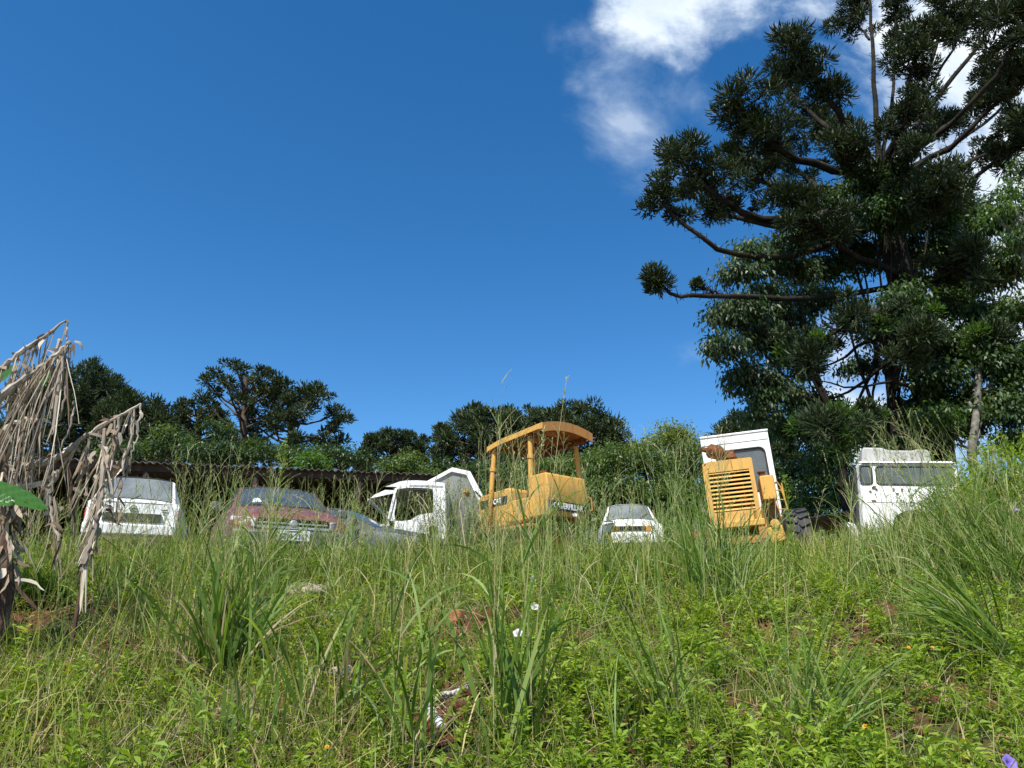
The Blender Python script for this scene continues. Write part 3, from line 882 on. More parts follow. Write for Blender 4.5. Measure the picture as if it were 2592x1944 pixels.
for fy in (.12, W_ - .12): mb.bar((xr + .1, yl - fy, zc - .14), (xr + clen - .08, yl - fy, zc - .22), .07, .08)
mb.build('canopy_frame', m_rust, cp)
tk = LZ(1338, 1290, 13.9)
posts = [((xr + .52, yl - .12, zc - .1), (xr + .50, yl - .12, .9)), ((xr + clen - .12, yl - .10, zc - .2), (xr + clen - .05, yl + .0, .9)),
         ((xr + .42, yl - W_ + .08, zc - .1), (xr + .30, yl - W_ + .02, 1.3)), ((xr + clen - .12, yl - W_ + .12, zc - .2), (xr + clen - .1, yl - W_ + .12, .9))]
for a_, b_ in posts:
    mb = MB(); mb.tube([a_, b_], .052, 10); mb.lathe([(-.04, .07), (.04, .07)], (a_[0] + (b_[0] - a_[0]) * .24, a_[1] + (b_[1] - a_[1]) * .24, a_[2] + (b_[2] - a_[2]) * .24), 'z', 12)
    mb.build('post', m_yel, dz)
# fuel tank: rear face towards us
rc = LZ(1394, 1197, 14.2); rr = LZ(1503, 1206, 14.75); lb = LZ(1345, 1196, 14.75)
zt = rc.z; zlow = LZ(1394, 1302, 14.2).z
x0 = rc.x; yL_ = rc.y; yR_ = rr.y; xf = x0 + .52
zm_ = zt - .36
mb = MB()
poly = [(x0, zt), (x0 + .03, zt + .02), (xf, zt + .02), (xf, zlow), (x0 + .0, zlow), (x0 - .02, zlow + .16), (x0 - .02, zm_ - .14), (x0 - .07, zm_), ]
mb.slab([(x, yL_, z) for x, z in poly], (0, yR_ - yL_, 0))
mb.build('fuel_tank', m_yel, dz, bevel=.02)
mb = MB(); mb.box((x0 - .030, (yL_ + yR_) / 2 - .0, zm_ - .24), (.012, abs(yR_ - yL_) * .97, .17)); bd = mb.build('name_band', m_ink, dz)
text_mesh('CATERPILLAR', 'name_text', m_wtxt, bd, (x0 - .040, (yL_ + yR_) / 2 - .01, zm_ - .24), (R(90), 0, R(-90)), .155, bold=.003, sx=.80)
mb = MB(); mb.tube([(x0 + .05, yR_ - .05, zm_ + .05), (x0 + .0, yR_ - .16, zm_), (x0 + .0, yR_ - .18, zm_ - .22), (x0 + .1, yR_ - .05, zm_ - .3)], .02, 8); mb.build('grab_handle', m_yel2, dz)
mb = MB(); mb.lathe([(0, .07), (.05, .07), (.07, .05)], (x0 + .2, yL_ - .12, zt + .02), 'z', 14); mb.build('filler_cap', m_rust, dz)
# seat area, console, hood along the left
hl = LZ(1270, 1262, 15.6)
hx0 = xf + .05
mb = MB(); mb.box((xf + .34, yL_ - .26, zm_ - .24), (.62, .5, .44)); mb.build('side_console', m_yel, dz, bevel=.03)
mb = MB(); mb.box((xf + .35, (yL_ + yR_) / 2, zm_ + .02), (.12, .46, .5)); mb.box((xf + .60, (yL_ + yR_) / 2, zm_ - .22), (.5, .46, .14)); mb.build('seat', m_blk, dz, bevel=.04)
hz = LZ(1300, 1238, 15.4).z
yc_ = (yL_ + yR_) / 2
mb = MB()
hp = [(xf + .75, hz - .05), (xf + .8, hz + .02), (xf + 1.75, hz - .02), (xf + 1.85, hz - .1), (xf + 1.85, hz - .75), (xf + .75, hz - .75)]
mb.slab([(x, yc_ + .36, z) for x, z in hp], (0, -.72, 0)); hood = mb.build('hood', m_yel, dz, bevel=.03)
mb = MB(); mb.box((xf + 1.30, yc_ + .367, hz - .22), (.9, .012, .16)); hb = mb.build('name_band', m_ink, hood)
text_mesh('CAT', 'name_text', m_wtxt, hb, (xf + 1.16, yc_ + .378, hz - .22), (R(90), 0, R(180)), .15, bold=.004, sx=.9)
mb = MB(); mb.tube([(xf + 1.5, yc_, hz), (xf + 1.5, yc_, hz + .35)], .05, 10); mb.build('exhaust_pipe', m_rust, dz)
for s in (1, -1):
    mb = MB(); yy = yc_ + s * .62
    loop = []
    for k in range(10): a_ = R(90 + 180 * k / 9); loop.append((x0 + .3 + .34 * math.cos(a_), yy, .36 + .34 * math.sin(a_)))
    for k in range(10): a_ = R(-90 + 180 * k / 9); loop.append((xf + 2.1 + .34 * math.cos(a_), yy, .36 + .34 * math.sin(a_)))
    mb.slab(loop, (0, -.34 * s, 0)); t = mb.build('track', m_rust, dz)
    mb = MB(); mb.box((xf + .8, yy - .17 * s, .92), (1.9, .40, .07)); mb.build('fender', m_yel2, dz, bevel=.02)
mb = MB(); mb.box((xf + .9, yc_, .62), (2.6, .66, .62)); mb.build('chassis', m_rust, dz)
mb = MB(); bx_ = xf + 3.0
mb.slab([(bx_, 1.25 + yc_, .05), (bx_ + .12, 1.25 + yc_, .02), (bx_ + .04, 1.25 + yc_, .45), (bx_ + .12, 1.25 + yc_, .8), (bx_ + .02, 1.25 + yc_, .8), (bx_ - .06, 1.25 + yc_, .45)], (0, -2.5, 0))
for s in (1, -1): mb.bar((bx_, yc_ + s * .8, .3), (xf + 1.2, yc_ + s * .8, .4), .12)
mb.build('blade', m_yel2, dz)

def on_plane(obj_loc, Minv, px, py, yl):
    """local point where the sight line through (px, py) meets the object's local plane y = yl"""
    c = Minv @ (Vector((0, 0, EYE)) - obj_loc); d = Minv @ (P(px, py, 10) - Vector((0, 0, EYE)))
    return c + d * ((yl - c.y) / d.y)
# ============================================================ wheel loader seen from behind, leaning left
D = 15.0
o = P(1868, 1420, D); o.z = gz1(o.x, D)
ld = empty('wheel_loader', o, (0, R(-3.6), R(-15)), label='yellow wheel loader with white cab and slatted grille, leaning slightly left', cat='loader')
Ml = ld.rotation_euler.to_matrix().inverted()
def LL(px, py, Dp=15.0): return on_plane(o, Ml, px, py, Dp - 15.0)
g0 = LL(1776, 1170); g1 = LL(1908, 1165); g2 = LL(1925, 1318); g3 = LL(1797, 1322)
xl, xr_, zt, zb_ = (g0.x + g3.x) / 2, (g1.x + g2.x) / 2, (g0.z + g1.z) / 2 + .03, (g2.z + g3.z) / 2
yf = 0.0
def rect(x0, x1, z0, z1, y): return [(x0, y, z0), (x1, y, z0), (x1, y, z1), (x0, y, z1)]
s_ = .085
mb = MB()
outer = [(xl, yf, zb_), (xr_, yf, zb_), (xr_, yf, zt - .02), (xr_ - .03, yf, zt), (xl + .12, yf, zt), (xl, yf, zt - .15)]
inner = [(xl + s_ + .02, yf, zb_ + .20), (xr_ - s_, yf, zb_ + .20), (xr_ - s_, yf, zt - .23), (xr_ - s_ - .002, yf, zt - .228), (xl + s_ + .022, yf, zt - .228), (xl + s_ + .02, yf, zt - .23)]
mb.ring(outer, inner, (0, .05, 0))
mb.build('grille_frame', m_yel, ld, smooth=20, bevel=.012)
ix0, ix1, iz0, iz1 = xl + s_ + .02, xr_ - s_, zb_ + .20, zt - .23
for k in range(10):
    z = iz0 + (iz1 - iz0) * (k + .45) / 9.7
    if z > iz1 - .02: continue
    mb = MB(); mb.box(((ix0 + ix1) / 2, .022, z), (ix1 - ix0 + .01, .012, .046), rot=Matrix.Rotation(R(-38), 3, 'X')); mb.build('grille_slat', m_yel, ld)
mb = MB(); mb.slab(rect(ix0 - .03, ix1 + .03, iz0 - .03, iz1 + .03, .12), (0, .04, 0)); mb.build('radiator', m_dark, ld)
mb = MB()
for sx_ in (xl + .01, xr_ - .05): mb.slab([(sx_, .052, zb_), (sx_, 1.5, zb_), (sx_, 1.5, zt), (sx_, .052, zt - .02)], (.04, 0, 0))
mb.slab([(xl + .05, .052, zt - .03), (xr_ - .05, .052, zt - .03), (xr_ - .05, 1.5, zt - .0), (xl + .05, 1.5, zt)], (0, 0, .03))
mb.build('engine_cover', m_yel, ld, bevel=.01)
mb = MB(); mb.box(((xl + xr_) / 2 + .03, .02, zb_ - .07), (xr_ - xl + .02, .30, .13)); mb.build('rear_lip', m_yel, ld, bevel=.02)
mb = MB(); q = LL(1848, 1160); mb.bar((q.x, -.008, zt - .02), (q.x + .01, -.008, zt - .2), .012, .008); mb.build('rust_streak', m_rust, ld)
# cab
yc0 = 1.1
def LC(px, py): return LL(px, py, 16.0)
tl = LC(1772, 1110); tr = LC(1943, 1093); br = LC(1957, 1200)
cx0, cx1, cz1 = tl.x, tr.x, (tl.z + tr.z) / 2
cz0 = br.z - .9
ywin = tl.y
wi = [LC(1816, 1140), LC(1938, 1128), LC(1942, 1200)]
wx0, wx1, wz0, wz1 = cx0 + .28, cx1 - .13, cz1 - 1.25, cz1 - .33
mb = MB()
outer = rr_loop(lambda x, z: (x, ywin, z), cx0, cx1, cz0, cz1, .015)
inner = rr_loop(lambda x, z: (x, ywin, z), wx0, wx1, wz0, wz1, .12)
mb.ring(outer, inner, (0, .05, 0))
mb.slab([(cx0, ywin + .052, cz0), (cx0, ywin + 1.35, cz0), (cx0, ywin + 1.35, cz1 - .06), (cx0, ywin + .052, cz1 - .003)], (.04, 0, 0))
dk = .04
so_ = [(cx1, ywin + .052, cz0), (cx1, ywin + 1.35, cz0), (cx1, ywin + 1.35, cz1 - .06), (cx1, ywin + .052, cz1 - .003)]
si_ = [(cx1, ywin + .2, cz0 + .9), (cx1, ywin + 1.2, cz0 + .9), (cx1, ywin + 1.2, cz1 - .35), (cx1, ywin + .2, cz1 - .3)]
mb.ring(so_, si_, (-dk, 0, 0))
mb.ring([(cx0 + .04, ywin + 1.35, cz0), (cx1 - .04, ywin + 1.35, cz0), (cx1 - .04, ywin + 1.35, cz1 - .07), (cx0 + .04, ywin + 1.35, cz1 - .07)],
        [(cx0 + .14, ywin + 1.35, cz0 + .9), (cx1 - .14, ywin + 1.35, cz0 + .9), (cx1 - .14, ywin + 1.35, cz1 - .35), (cx0 + .14, ywin + 1.35, cz1 - .35)], (0, -.04, 0))
cb = mb.build('cab', m_white_clean, ld, bevel=.012)
mb = MB(); mb.slab([(cx0 - .01, ywin - .02, cz1), (cx1 + .01, ywin - .02, cz1), (cx1 + .01, ywin + 1.4, cz1 - .06), (cx0 - .01, ywin + 1.4, cz1 - .06)], (0, 0, .05)); mb.build('cab_roof', m_white_clean, cb, bevel=.015)
mb = MB(); mb.bar((cx0 + .02, ywin - .003, cz1 - .17), (cx1 - .02, ywin - .003, cz1 - .17), .008, .008); mb.build('roof_seam', m_blk, cb)
wl_ = rr_loop(lambda x, z: (x, ywin + .02, z), wx0, wx1, wz0, wz1, .12)
mb = MB(); mb.slab(wl_, (0, .008, 0)); rw = mb.build('rear_window', m_gl_thin, cb)
mb = MB(); mb.tube([(p[0], ywin - .004, p[2]) for p in wl_], .02, 6, closed=True); mb.build('window_seal', m_blk, rw)
mb = MB(); mb.slab([(p[0] - .02, p[1], p[2]) for p in si_], (.008, 0, 0)); mb.build('side_window', m_gl_thin, cb)
mb = MB(); mb.box(((cx0 + cx1) / 2, ywin + .7, wz0 + .25), (.5, .12, .6)); mb.build('seat', m_blk, cb, bevel=.05)
# exhaust silencer lying behind the grille box
q0 = LL(1775, 1137, 15.3); q1 = LL(1822, 1147, 15.3)
mb = MB(); mb.tube([q0, q0.lerp(q1, .4)], .055, 12); mb.tube([q0.lerp(q1, .3), q0.lerp(q1, .45), q1, q1 + Vector((.1, .0, -.02))], [.09, .15, .15, .08], 16)
mb.build('silencer', m_rust, ld)
q = LL(1845, 1150, 15.5); mb = MB(); mb.tube([q + Vector((0, 0, -.1)), q + Vector((0, 0, .06))], [.16, .10], 12); mb.build('air_cleaner', m_rust, ld)
# right-hand side tank box
t0 = LL(1921, 1206, 15.15); t1 = LL(1957, 1203, 15.15); t2 = LL(1962, 1264, 15.15)
mb = MB(); mb.box(((t0.x + t1.x) / 2 + .01, .75, (t0.z + t2.z) / 2 + .02), (t1.x - t0.x, 1.1, t0.z - t2.z)); mb.build('side_tank', m_yel, ld, bevel=.02)
mb = MB(); mb.lathe([(0, .06), (.07, .06), (.09, .085), (.11, .085)], (t0.x + .08, .45, t0.z + .04), 'z', 14); mb.build('filler_neck', m_rust, ld)
b0 = LL(1937, 1270, 15.6); b1 = LL(1978, 1340, 15.6)
mb = MB(); mb.slab([(t0.x + .06, .85, t2.z + .05), (t1.x + .02, .85, t2.z + .05), (t1.x + .14, .85, t2.z - .62), (t0.x + .13, .85, t2.z - .62)], (0, .6, 0)); mb.build('cab_support', m_yel2, ld, bevel=.01)
mb = MB(); mb.slab([(xr_ - .02, .1, zb_ - .0), (xr_ + .04, .1, zb_ + .3), (t0.x + .09, .5, t2.z - .62), (xr_ + .10, .1, zb_ - .28)], (0, .05, 0)); mb.build('side_brace', m_yel, ld)
# ladder and rail on the right
rx = t1.x
mb = MB()
for dx in (.04, .20):
    mb.tube([(rx + dx + .01, 1.0, t0.z - .02), (rx + dx + .03, 1.0, t0.z - .7), (rx + dx + .09, 1.0, t2.z - .6)], .013, 6)
mb.tube([(rx + .05, 1.0, t0.z), (rx + .12, .98, t0.z + .02), (rx + .18, 1.0, t0.z - .1), (rx + .24, 1.0, t0.z - .55), (rx + .20, 1.0, t0.z - .75), (rx + .08, 1.0, t0.z - .85)], .014, 6)
for k in range(5): mb.bar((rx + .05 + k * .012, 1.0, t0.z - .15 - k * .2), (rx + .21 + k * .01, 1.0, t0.z - .17 - k * .2), .014)
mb.build('ladder', m_yel, ld)
# axle, hitch, counterweight
k0 = LL(1922, 1345); k1 = LL(1985, 1400)
mb = MB(); mb.box((k0.x + .07, .10, k0.z - .02), (.16, .4, .28)); mb.box((k0.x - .02, .15, k0.z + .26), (.10, .3, .34)); mb.build('hitch', m_yel2, ld, bevel=.015)
mb = MB(); mb.box((k0.x + .30, -.02, k0.z - .10), (.30, .30, .30), rot=Matrix.Rotation(R(-10), 3, 'Y')); mb.lathe([(-.16, .09), (.16, .09)], (k0.x + .30, -.06, k0.z + .09), 'y', 12); mb.build('step_box', m_yel, ld, bevel=.02)
mb = MB(); mb.box(((xl + xr_) / 2 - .1, .15, k0.z - .12), (1.2, .3, .16)); mb.build('drawbar', m_yel2, ld)
mb = MB(); mb.box(((xl + xr_) / 2 + .05, .9, .95), (.8, 1.6, .7)); mb.tube([(-1.25, .9, .72), (1.2, .9, .72)], .14, 10); mb.build('axle', m_rust, ld)
def bigtyre(c, r, w):
    mb = MB(); mb.lathe([(-w / 2, r * .5), (-w / 2, r * .86), (-w * .44, r * .95), (-w * .25, r), (w * .25, r), (w * .44, r * .95), (w / 2, r * .86), (w / 2, r * .5)], c, 'x', 40)
    for k in range(22):
        a_ = 2 * math.pi * k / 22
        for s in (-1, 1):
            cc = Vector((c[0] + s * w * .24, c[1] + math.cos(a_ + s * .07) * (r + .012), c[2] + math.sin(a_ + s * .07) * (r + .012)))
            mb.box(cc, (w * .46, .09, .05), rot=Matrix.Rotation(a_ - math.pi / 2 + s * .07, 3, 'X') @ Matrix.Rotation(s * .45, 3, 'Z'))
    o_ = mb.build('wheel', m_tyre, ld)
    mb = MB(); mb.lathe([(-w * .3, r * .15), (-w * .2, r * .5), (w * .2, r * .5), (w * .3, r * .15)], c, 'x', 20); mb.build('rim', m_yel2, o_)
wc = LL(2020, 1385, 15.5)
bigtyre((wc.x + .03, .45, wc.z + .02), .68, .46)
bigtyre((xl - .52, .75, wc.z - .30), .62, .42)

# ============================================================ old white truck on the right
D = 15.5
o = P(2290, 1420, D); o.z = gz1(o.x, D)
tr_ = empty('old_truck', o, (0, R(4.6), R(-19)), label='old white truck with rust spots, a small corner window and a long window', cat='truck')
Mt = tr_.rotation_euler.to_matrix().inverted()
def LT(px, py, Dp=15.5): return on_plane(o, Mt, px, py, Dp - 15.5)
A = LT(2171, 1178); B = LT(2430, 1184); Bm = LT(2180, 1345)
x0, x1 = A.x, B.x; zr = LT(2200, 1161).z; zbot = Bm.z - .35
prof = [(0, zbot), (-.03, zbot + .5), (-.06, LT(2185, 1272).z - .01), (-.03, LT(2185, 1272).z + .01), (.0, LT(2185, 1236).z), (.03, LT(2185, 1228).z), (.10, LT(2185, 1176).z), (.08, LT(2185, 1172).z), (.12, zr - .03), (.22, zr), (1.6, zr + .02), (1.7, zr - .05), (1.75, zbot)]
def bodyring(x, inset, fn=1.0): return [(x, y + (inset if y < .5 else -inset), z - (inset * .6 if z > zr - .2 else 0)) for y, z in prof]
secs = [bodyring(x0 + .0, .12), bodyring(x0 + .04, .03), bodyring(x0 + .12, 0), bodyring(x1 - .12, 0), bodyring(x1 - .04, .03), bodyring(x1, .12)]
mb = MB(); K = len(prof)
for i in range(len(secs) - 1):
    for j in range(K):
        mb.add([secs[i][j], secs[i][(j + 1) % K], secs[i + 1][(j + 1) % K], secs[i + 1][j]], [(0, 1, 2, 3)])
mb.add(secs[0], [tuple(range(K))]); mb.add(secs[-1], [tuple(range(K))[::-1]])
body = mb.build('body', m_white_rusty, tr_, smooth=0)
import bmesh
b = bmesh.new(); b.from_mesh(body.data); bmesh.ops.remove_doubles(b, verts=b.verts, dist=.001); bmesh.ops.recalc_face_normals(b, faces=b.faces); b.to_mesh(body.data); b.free()
body.data.shade_smooth(); body.data.set_sharp_from_angle(angle=R(30))
zw0 = LT(2185, 1228).z; zw1 = LT(2185, 1177).z
def yat(z): 
    t = (z - zw0) / (zw1 - zw0); return .03 + .07 * t
def winpart(xa, xb, za, zb, r, nm):
    lp = rr_loop(lambda x, z: (x, yat(z) - .012, z), xa, xb, za, zb, r)
    mb = MB(); mb.slab(lp, (0, .02, 0)); w = mb.build(nm, m_gl_olive, tr_)
    mb = MB(); mb.tube([(p[0], p[1] - .004, p[2]) for p in lp], .019, 6, closed=True); mb.build('window_seal', m_blk, w)
cw = LT(2209, 1200); m0 = LT(2219, 1200); m1 = LT(2416, 1205)
winpart(x0 + .045, cw.x - .01, zw0 + .03, zw1 - .0, .07, 'corner_window')
winpart(m0.x, m1.x, zw0 + .03, zw1 - .01, .07, 'long_window')
zg = LT(2185, 1172).z
mb = MB(); mb.bar((x0 + .02, .07, zg + .012), (x1 - .05, .07, zg + .012), .02, .02); mb.build('drip_rail', m_blk, tr_)
zs = LT(2185, 1272).z
mb = MB(); mb.bar((x0 + .12, -.055, zs), (x1 - .1, -.055, zs), .012, .01); mb.build('panel_seam', m_blk, tr_)
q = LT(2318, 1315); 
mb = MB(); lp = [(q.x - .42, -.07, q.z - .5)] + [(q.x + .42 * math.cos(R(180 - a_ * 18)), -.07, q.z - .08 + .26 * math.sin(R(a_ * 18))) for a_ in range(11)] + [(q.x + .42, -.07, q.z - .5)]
mb.slab(lp, (0, .06, 0)); mb.build('wheel_opening_shade', m_dark, tr_)  # dark plate on the panel, painted shade of a wheel opening
mb = MB(); q = LT(2150, 1325, 15.2); mb.slab([(q.x - .08, -.3, q.z + .04), (q.x + .10, -.3, q.z + .0), (q.x + .28, -.3, q.z - .35), (q.x + .10, -.3, q.z - .33)], (0, .35, 0)); mb.build('mudguard', m_white_rusty, tr_, bevel=.02)
mb = MB(); mb.tube([(x0 - .02, .2, zs + .2), (x0 - .1, .15, zs + .25), (x0 - .1, .15, zs - .1)], .014, 6); mb.slab([(x0 - .06, .25, zw1), (x0 - .01, .25, zw1), (x0 - .0, .25, zbot + .2), (x0 - .07, .25, zbot + .2)], (0, .7, 0)); mb.build('side_door_edge', m_blk, tr_)
for s in (x0 + .25, x1 - .25):
    mb = MB(); mb.lathe([(-.13, .25), (-.13, .44), (-.09, .48), (.09, .48), (.13, .44), (.13, .25)], (s, .8, .2), 'x', 28); mb.build('wheel', m_tyre, tr_)
# rust that has eaten through round the windows and the seam
rr_ = random.Random(5)
for px, py, sz in ((2212, 1233, .05), (2203, 1243, .035), (2219, 1238, .03), (2216, 1250, .02), (2184, 1270, .03), (2212, 1269, .07), (2262, 1237, .03), (2283, 1238, .03), (2271, 1249, .035), (2380, 1246, .03), (2300, 1239, .02), (2219, 1257, .015)):
    q = LT(px, py); yy = yat(q.z) if q.z > zw0 else (.0 if q.z > zs + .01 else -.05)
    yy = min(yy, .0) - .03 if q.z < zw0 else yy
    q = LT(px, py, 15.5 + yy)
    mb = MB(); lp = [(q.x + sz * (1.2 if k % 2 else .8) * math.cos(k * .785) * rr_.uniform(.5, 1), yy - .008, q.z + sz * .6 * math.sin(k * .785) * rr_.uniform(.5, 1)) for k in range(8)]
    mb.slab(lp, (0, .05, 0)); mb.build('rust_spot', m_rust, tr_)
# roof air box
a0 = LT(2181, 1133, 15.9); a1 = LT(2354, 1163, 15.9)
mb = MB(); bx = [(a0.x, a0.z - .03), (a0.x + .05, a0.z + .0), (a0.x + .38, a0.z - .01), (a0.x + .52, a0.z - .06), (a0.x + .95, a0.z - .07), (a0.x + 1.08, a0.z - .04), (a1.x - .05, a0.z - .05), (a1.x, a0.z - .09), (a1.x + .02, zr + .0), (a0.x - .03, zr + .0)]
mb.slab([(x, .35, z) for x, z in bx], (0, .75, 0)); mb.build('roof_box', paint('chalky_white_plastic', (.40, .40, .38), dirt=.6, rough=.8), tr_, bevel=.04)
# grey box body behind the right truck
q = P(2505, 1262, 16.8); qz = gz1(q.x, q.y)
gb = empty('grey_crate_body', (q.x, q.y, qz), (0, 0, R(-5)), label='grey sheet-metal body mostly hidden in weeds, right of the old truck', cat='van body')
hh = P(2505, 1213, 16.8).z - qz
mb = MB(); mb.box((0, .6, hh / 2), (.62, 1.2, hh)); mb.build('shell', paint('blue_grey_sheet', (.16, .18, .19), dirt=.4), gb, bevel=.03)
mb = MB(); mb.bar((-.45, -.02, hh - .0), (.36, -.02, hh - .02), .03, .03); mb.build('top_rail', m_chrome, gb)
mb = MB(); mb.box((.28, -.01, hh * .62), (.05, .05, hh * .6), rot=Matrix.Rotation(R(-12), 3, 'Y')); mb.build('corner_post', m_white, gb)

# ============================================================ trees
m_bark = surf('grey_brown_bark', [(.3, (.035, .026, .019)), (.55, (.085, .066, .050)), (.8, (.17, .145, .115))], 3, .9, bump=.8, bscale=18, spec=.15)
m_palebark = surf('pale_lichen_bark', [(.3, (.06, .055, .045)), (.55, (.15, .14, .12)), (.75, (.28, .27, .24))], 5, .9, bump=.5, spec=.15)
m_arau = leaf_mat('araucaria_needles', [(0, (.020, .036, .013)), (.5, (.042, .066, .022)), (.85, (.075, .105, .034)), (1, (.13, .11, .055))], .10, .5, .35, nscale=.35, namp=.3)
m_arau_near = leaf_mat('araucaria_needles_near', [(0, (.014, .026, .011)), (.5, (.032, .052, .019)), (.85, (.062, .092, .030)), (1, (.10, .085, .045))], .08, .5, .3, nscale=.5, namp=.35)
m_darkbark = surf('shaded_silhouette_bark', [(.3, (.012, .010, .008)), (.55, (.028, .024, .018)), (.8, (.060, .056, .042))], 3, .95, bump=.8, bscale=18, spec=.1)  # bark colour darkened so the near trees stand as shaded silhouettes
m_broad = leaf_mat('dark_broadleaf', [(0, (0.0189, 0.0405, 0.0162)), (.5, (0.0378, 0.0743, 0.0243)), (1, (0.0675, 0.1188, 0.0378))], .25, .48, .4, nscale=.5, namp=.35)
m_broad_pale = leaf_mat('grey_green_broadleaf', [(0, (.024, .044, .020)), (.5, (.056, .088, .040)), (1, (.105, .145, .075))], .25, .45, .4, nscale=.5, namp=.3)
m_bush = leaf_mat('mid_green_shrub', [(0, (0.0378, 0.0675, 0.0189)), (.5, (0.0743, 0.1242, 0.0351)), (1, (0.1350, 0.1958, 0.0540))], .3, .45, .4, nscale=.4, namp=.3)
m_bush_y = leaf_mat('yellow_green_shrub', [(0, (0.0750, 0.1125, 0.0250)), (.5, (0.1375, 0.1875, 0.0425)), (1, (0.2125, 0.2500, 0.0688))], .35, .45, .4, nscale=.4, namp=.3)
m_bright = leaf_mat('fresh_green_leaves', [(0, (.035, .080, .015)), (.5, (.065, .135, .024)), (1, (.11, .19, .04))], .35, .4, .5)

def tuft(F, c, r, M=40, w=.09, up=.45, S=2, cross=True, rb=.0, m=0):
    """a lump of short upswept needle-covered branchlets"""
    d = nrm(rng.normal(size=(M, 3)) + np.array([0, 0, .25]))
    q = rng.random(M) ** .5 * .72
    base = np.array(c) + d * (r * q)[:, None] * np.array([1, 1, .8])
    dd = nrm(d + rng.normal(size=(M, 3)) * .35 + np.array([0, 0, .15]))
    F.ribbons(base, dd, r * (.30 + .28 * rng.random(M)), w, .75, S=S, g=(0, 0, 1), rnd=np.clip(rng.random(M) * .8 + .05 + rb, 0, 1), shape='finger', cross=cross, m=m, wob=.18)
def curve(p0, p1, sag, n=7, wob=0.0):
    p0 = np.array(p0, float); p1 = np.array(p1, float); t = np.linspace(0, 1, n)[:, None]
    c = (p0 + p1) / 2 + np.array([0, 0, -sag])
    q = (1 - t) ** 2 * p0 + 2 * t * (1 - t) * c + t ** 2 * p1
    if wob: q[1:-1] += rng.normal(size=(n - 2, 3)) * wob
    return q
def araucaria(base, top, spread, crown0, label, nb=34, tr=.7, M=34, fw=.10, flat=.35, seed=1, open_=0.0, trunk_r=.35, mat=None, group='araucaria trees on the skyline'):
    global rng
    keep = rng; rng = np.random.default_rng(seed)
    root = empty('araucaria_tree', base, label=label, cat='tree', group=group)
    base = np.array(base); top = np.array(top); H = top[2] - base[2]
    T = Fol(); n = 9; t = np.linspace(0, 1, n)
    path = base + (top - base) * t[:, None]; path[:, 2] = base[2] - .3 + (H * .93 + .3) * t
    path[1:-1, :2] += rng.normal(size=(n - 2, 2)) * .06
    T.tube(path, np.interp(t, [0, 1], [trunk_r, trunk_r * .4]), 8)
    F = Fol()
    for k in range(nb):
        u = (k + rng.random() * .7) / nb                    # 0 lowest branch .. 1 top
        zb = base[2] + H * (crown0 + (.90 - crown0) * u)
        p0 = np.array([np.interp(zb, path[:, 2], path[:, 0]), np.interp(zb, path[:, 2], path[:, 1]), zb])
        az = k * 2.399 + rng.random() * .5
        out_ = spread * (1 - .62 * u ** 2.2) * (.82 + .3 * rng.random())
        Hc = H * (1 - crown0)
        rise = out_ * (.30 + .45 * u + (.25 if open_ else 0)) + .1
        zt_ = min(zb + rise, top[2] - (out_ / spread) ** 2 * Hc * .42 - rng.random() * .3)
        zt_ = max(zt_, zb - .1)
        p1 = np.array([p0[0] + math.cos(az) * out_, p0[1] + math.sin(az) * out_, zt_])
        q = curve(p0, p1, out_ * .22, 7, .03 * spread / 4)
        T.tube(q, np.linspace(.085, .03, 7) * trunk_r / .35, 5)
        tuft(F, q[-1], tr * (.85 + .3 * rng.random()), M * 2, fw)
        for j in range(3 if open_ < .5 else 1):
            s = 1 - .13 * (j + 1) - rng.random() * .08
            pq = np.array([np.interp(s, np.linspace(0, 1, 7), q[:, a]) for a in range(3)])
            sa = az + (rng.random() - .5) * 2.6; ll = spread * (.10 + .16 * rng.random())
            e = pq + np.array([math.cos(sa) * ll, math.sin(sa) * ll, ll * .5 + .1])
            T.tube(curve(pq, e, .05, 3), [.03, .025, .02], 4)
            tuft(F, e, tr * (.6 + .35 * rng.random()), int(M * 1.5), fw)
    T.build('trunk', m_bark, root, smooth=True)
    F.build('crown', mat or m_arau, root)
    rng = keep
    return root

def topat(px, py, D):
    v = P(px, py, D); return (v.x, v.y, v.z)
def baseof(px, D): 
    v = P(px, 1300, D); return (v.x, D, gz1(v.x, D))
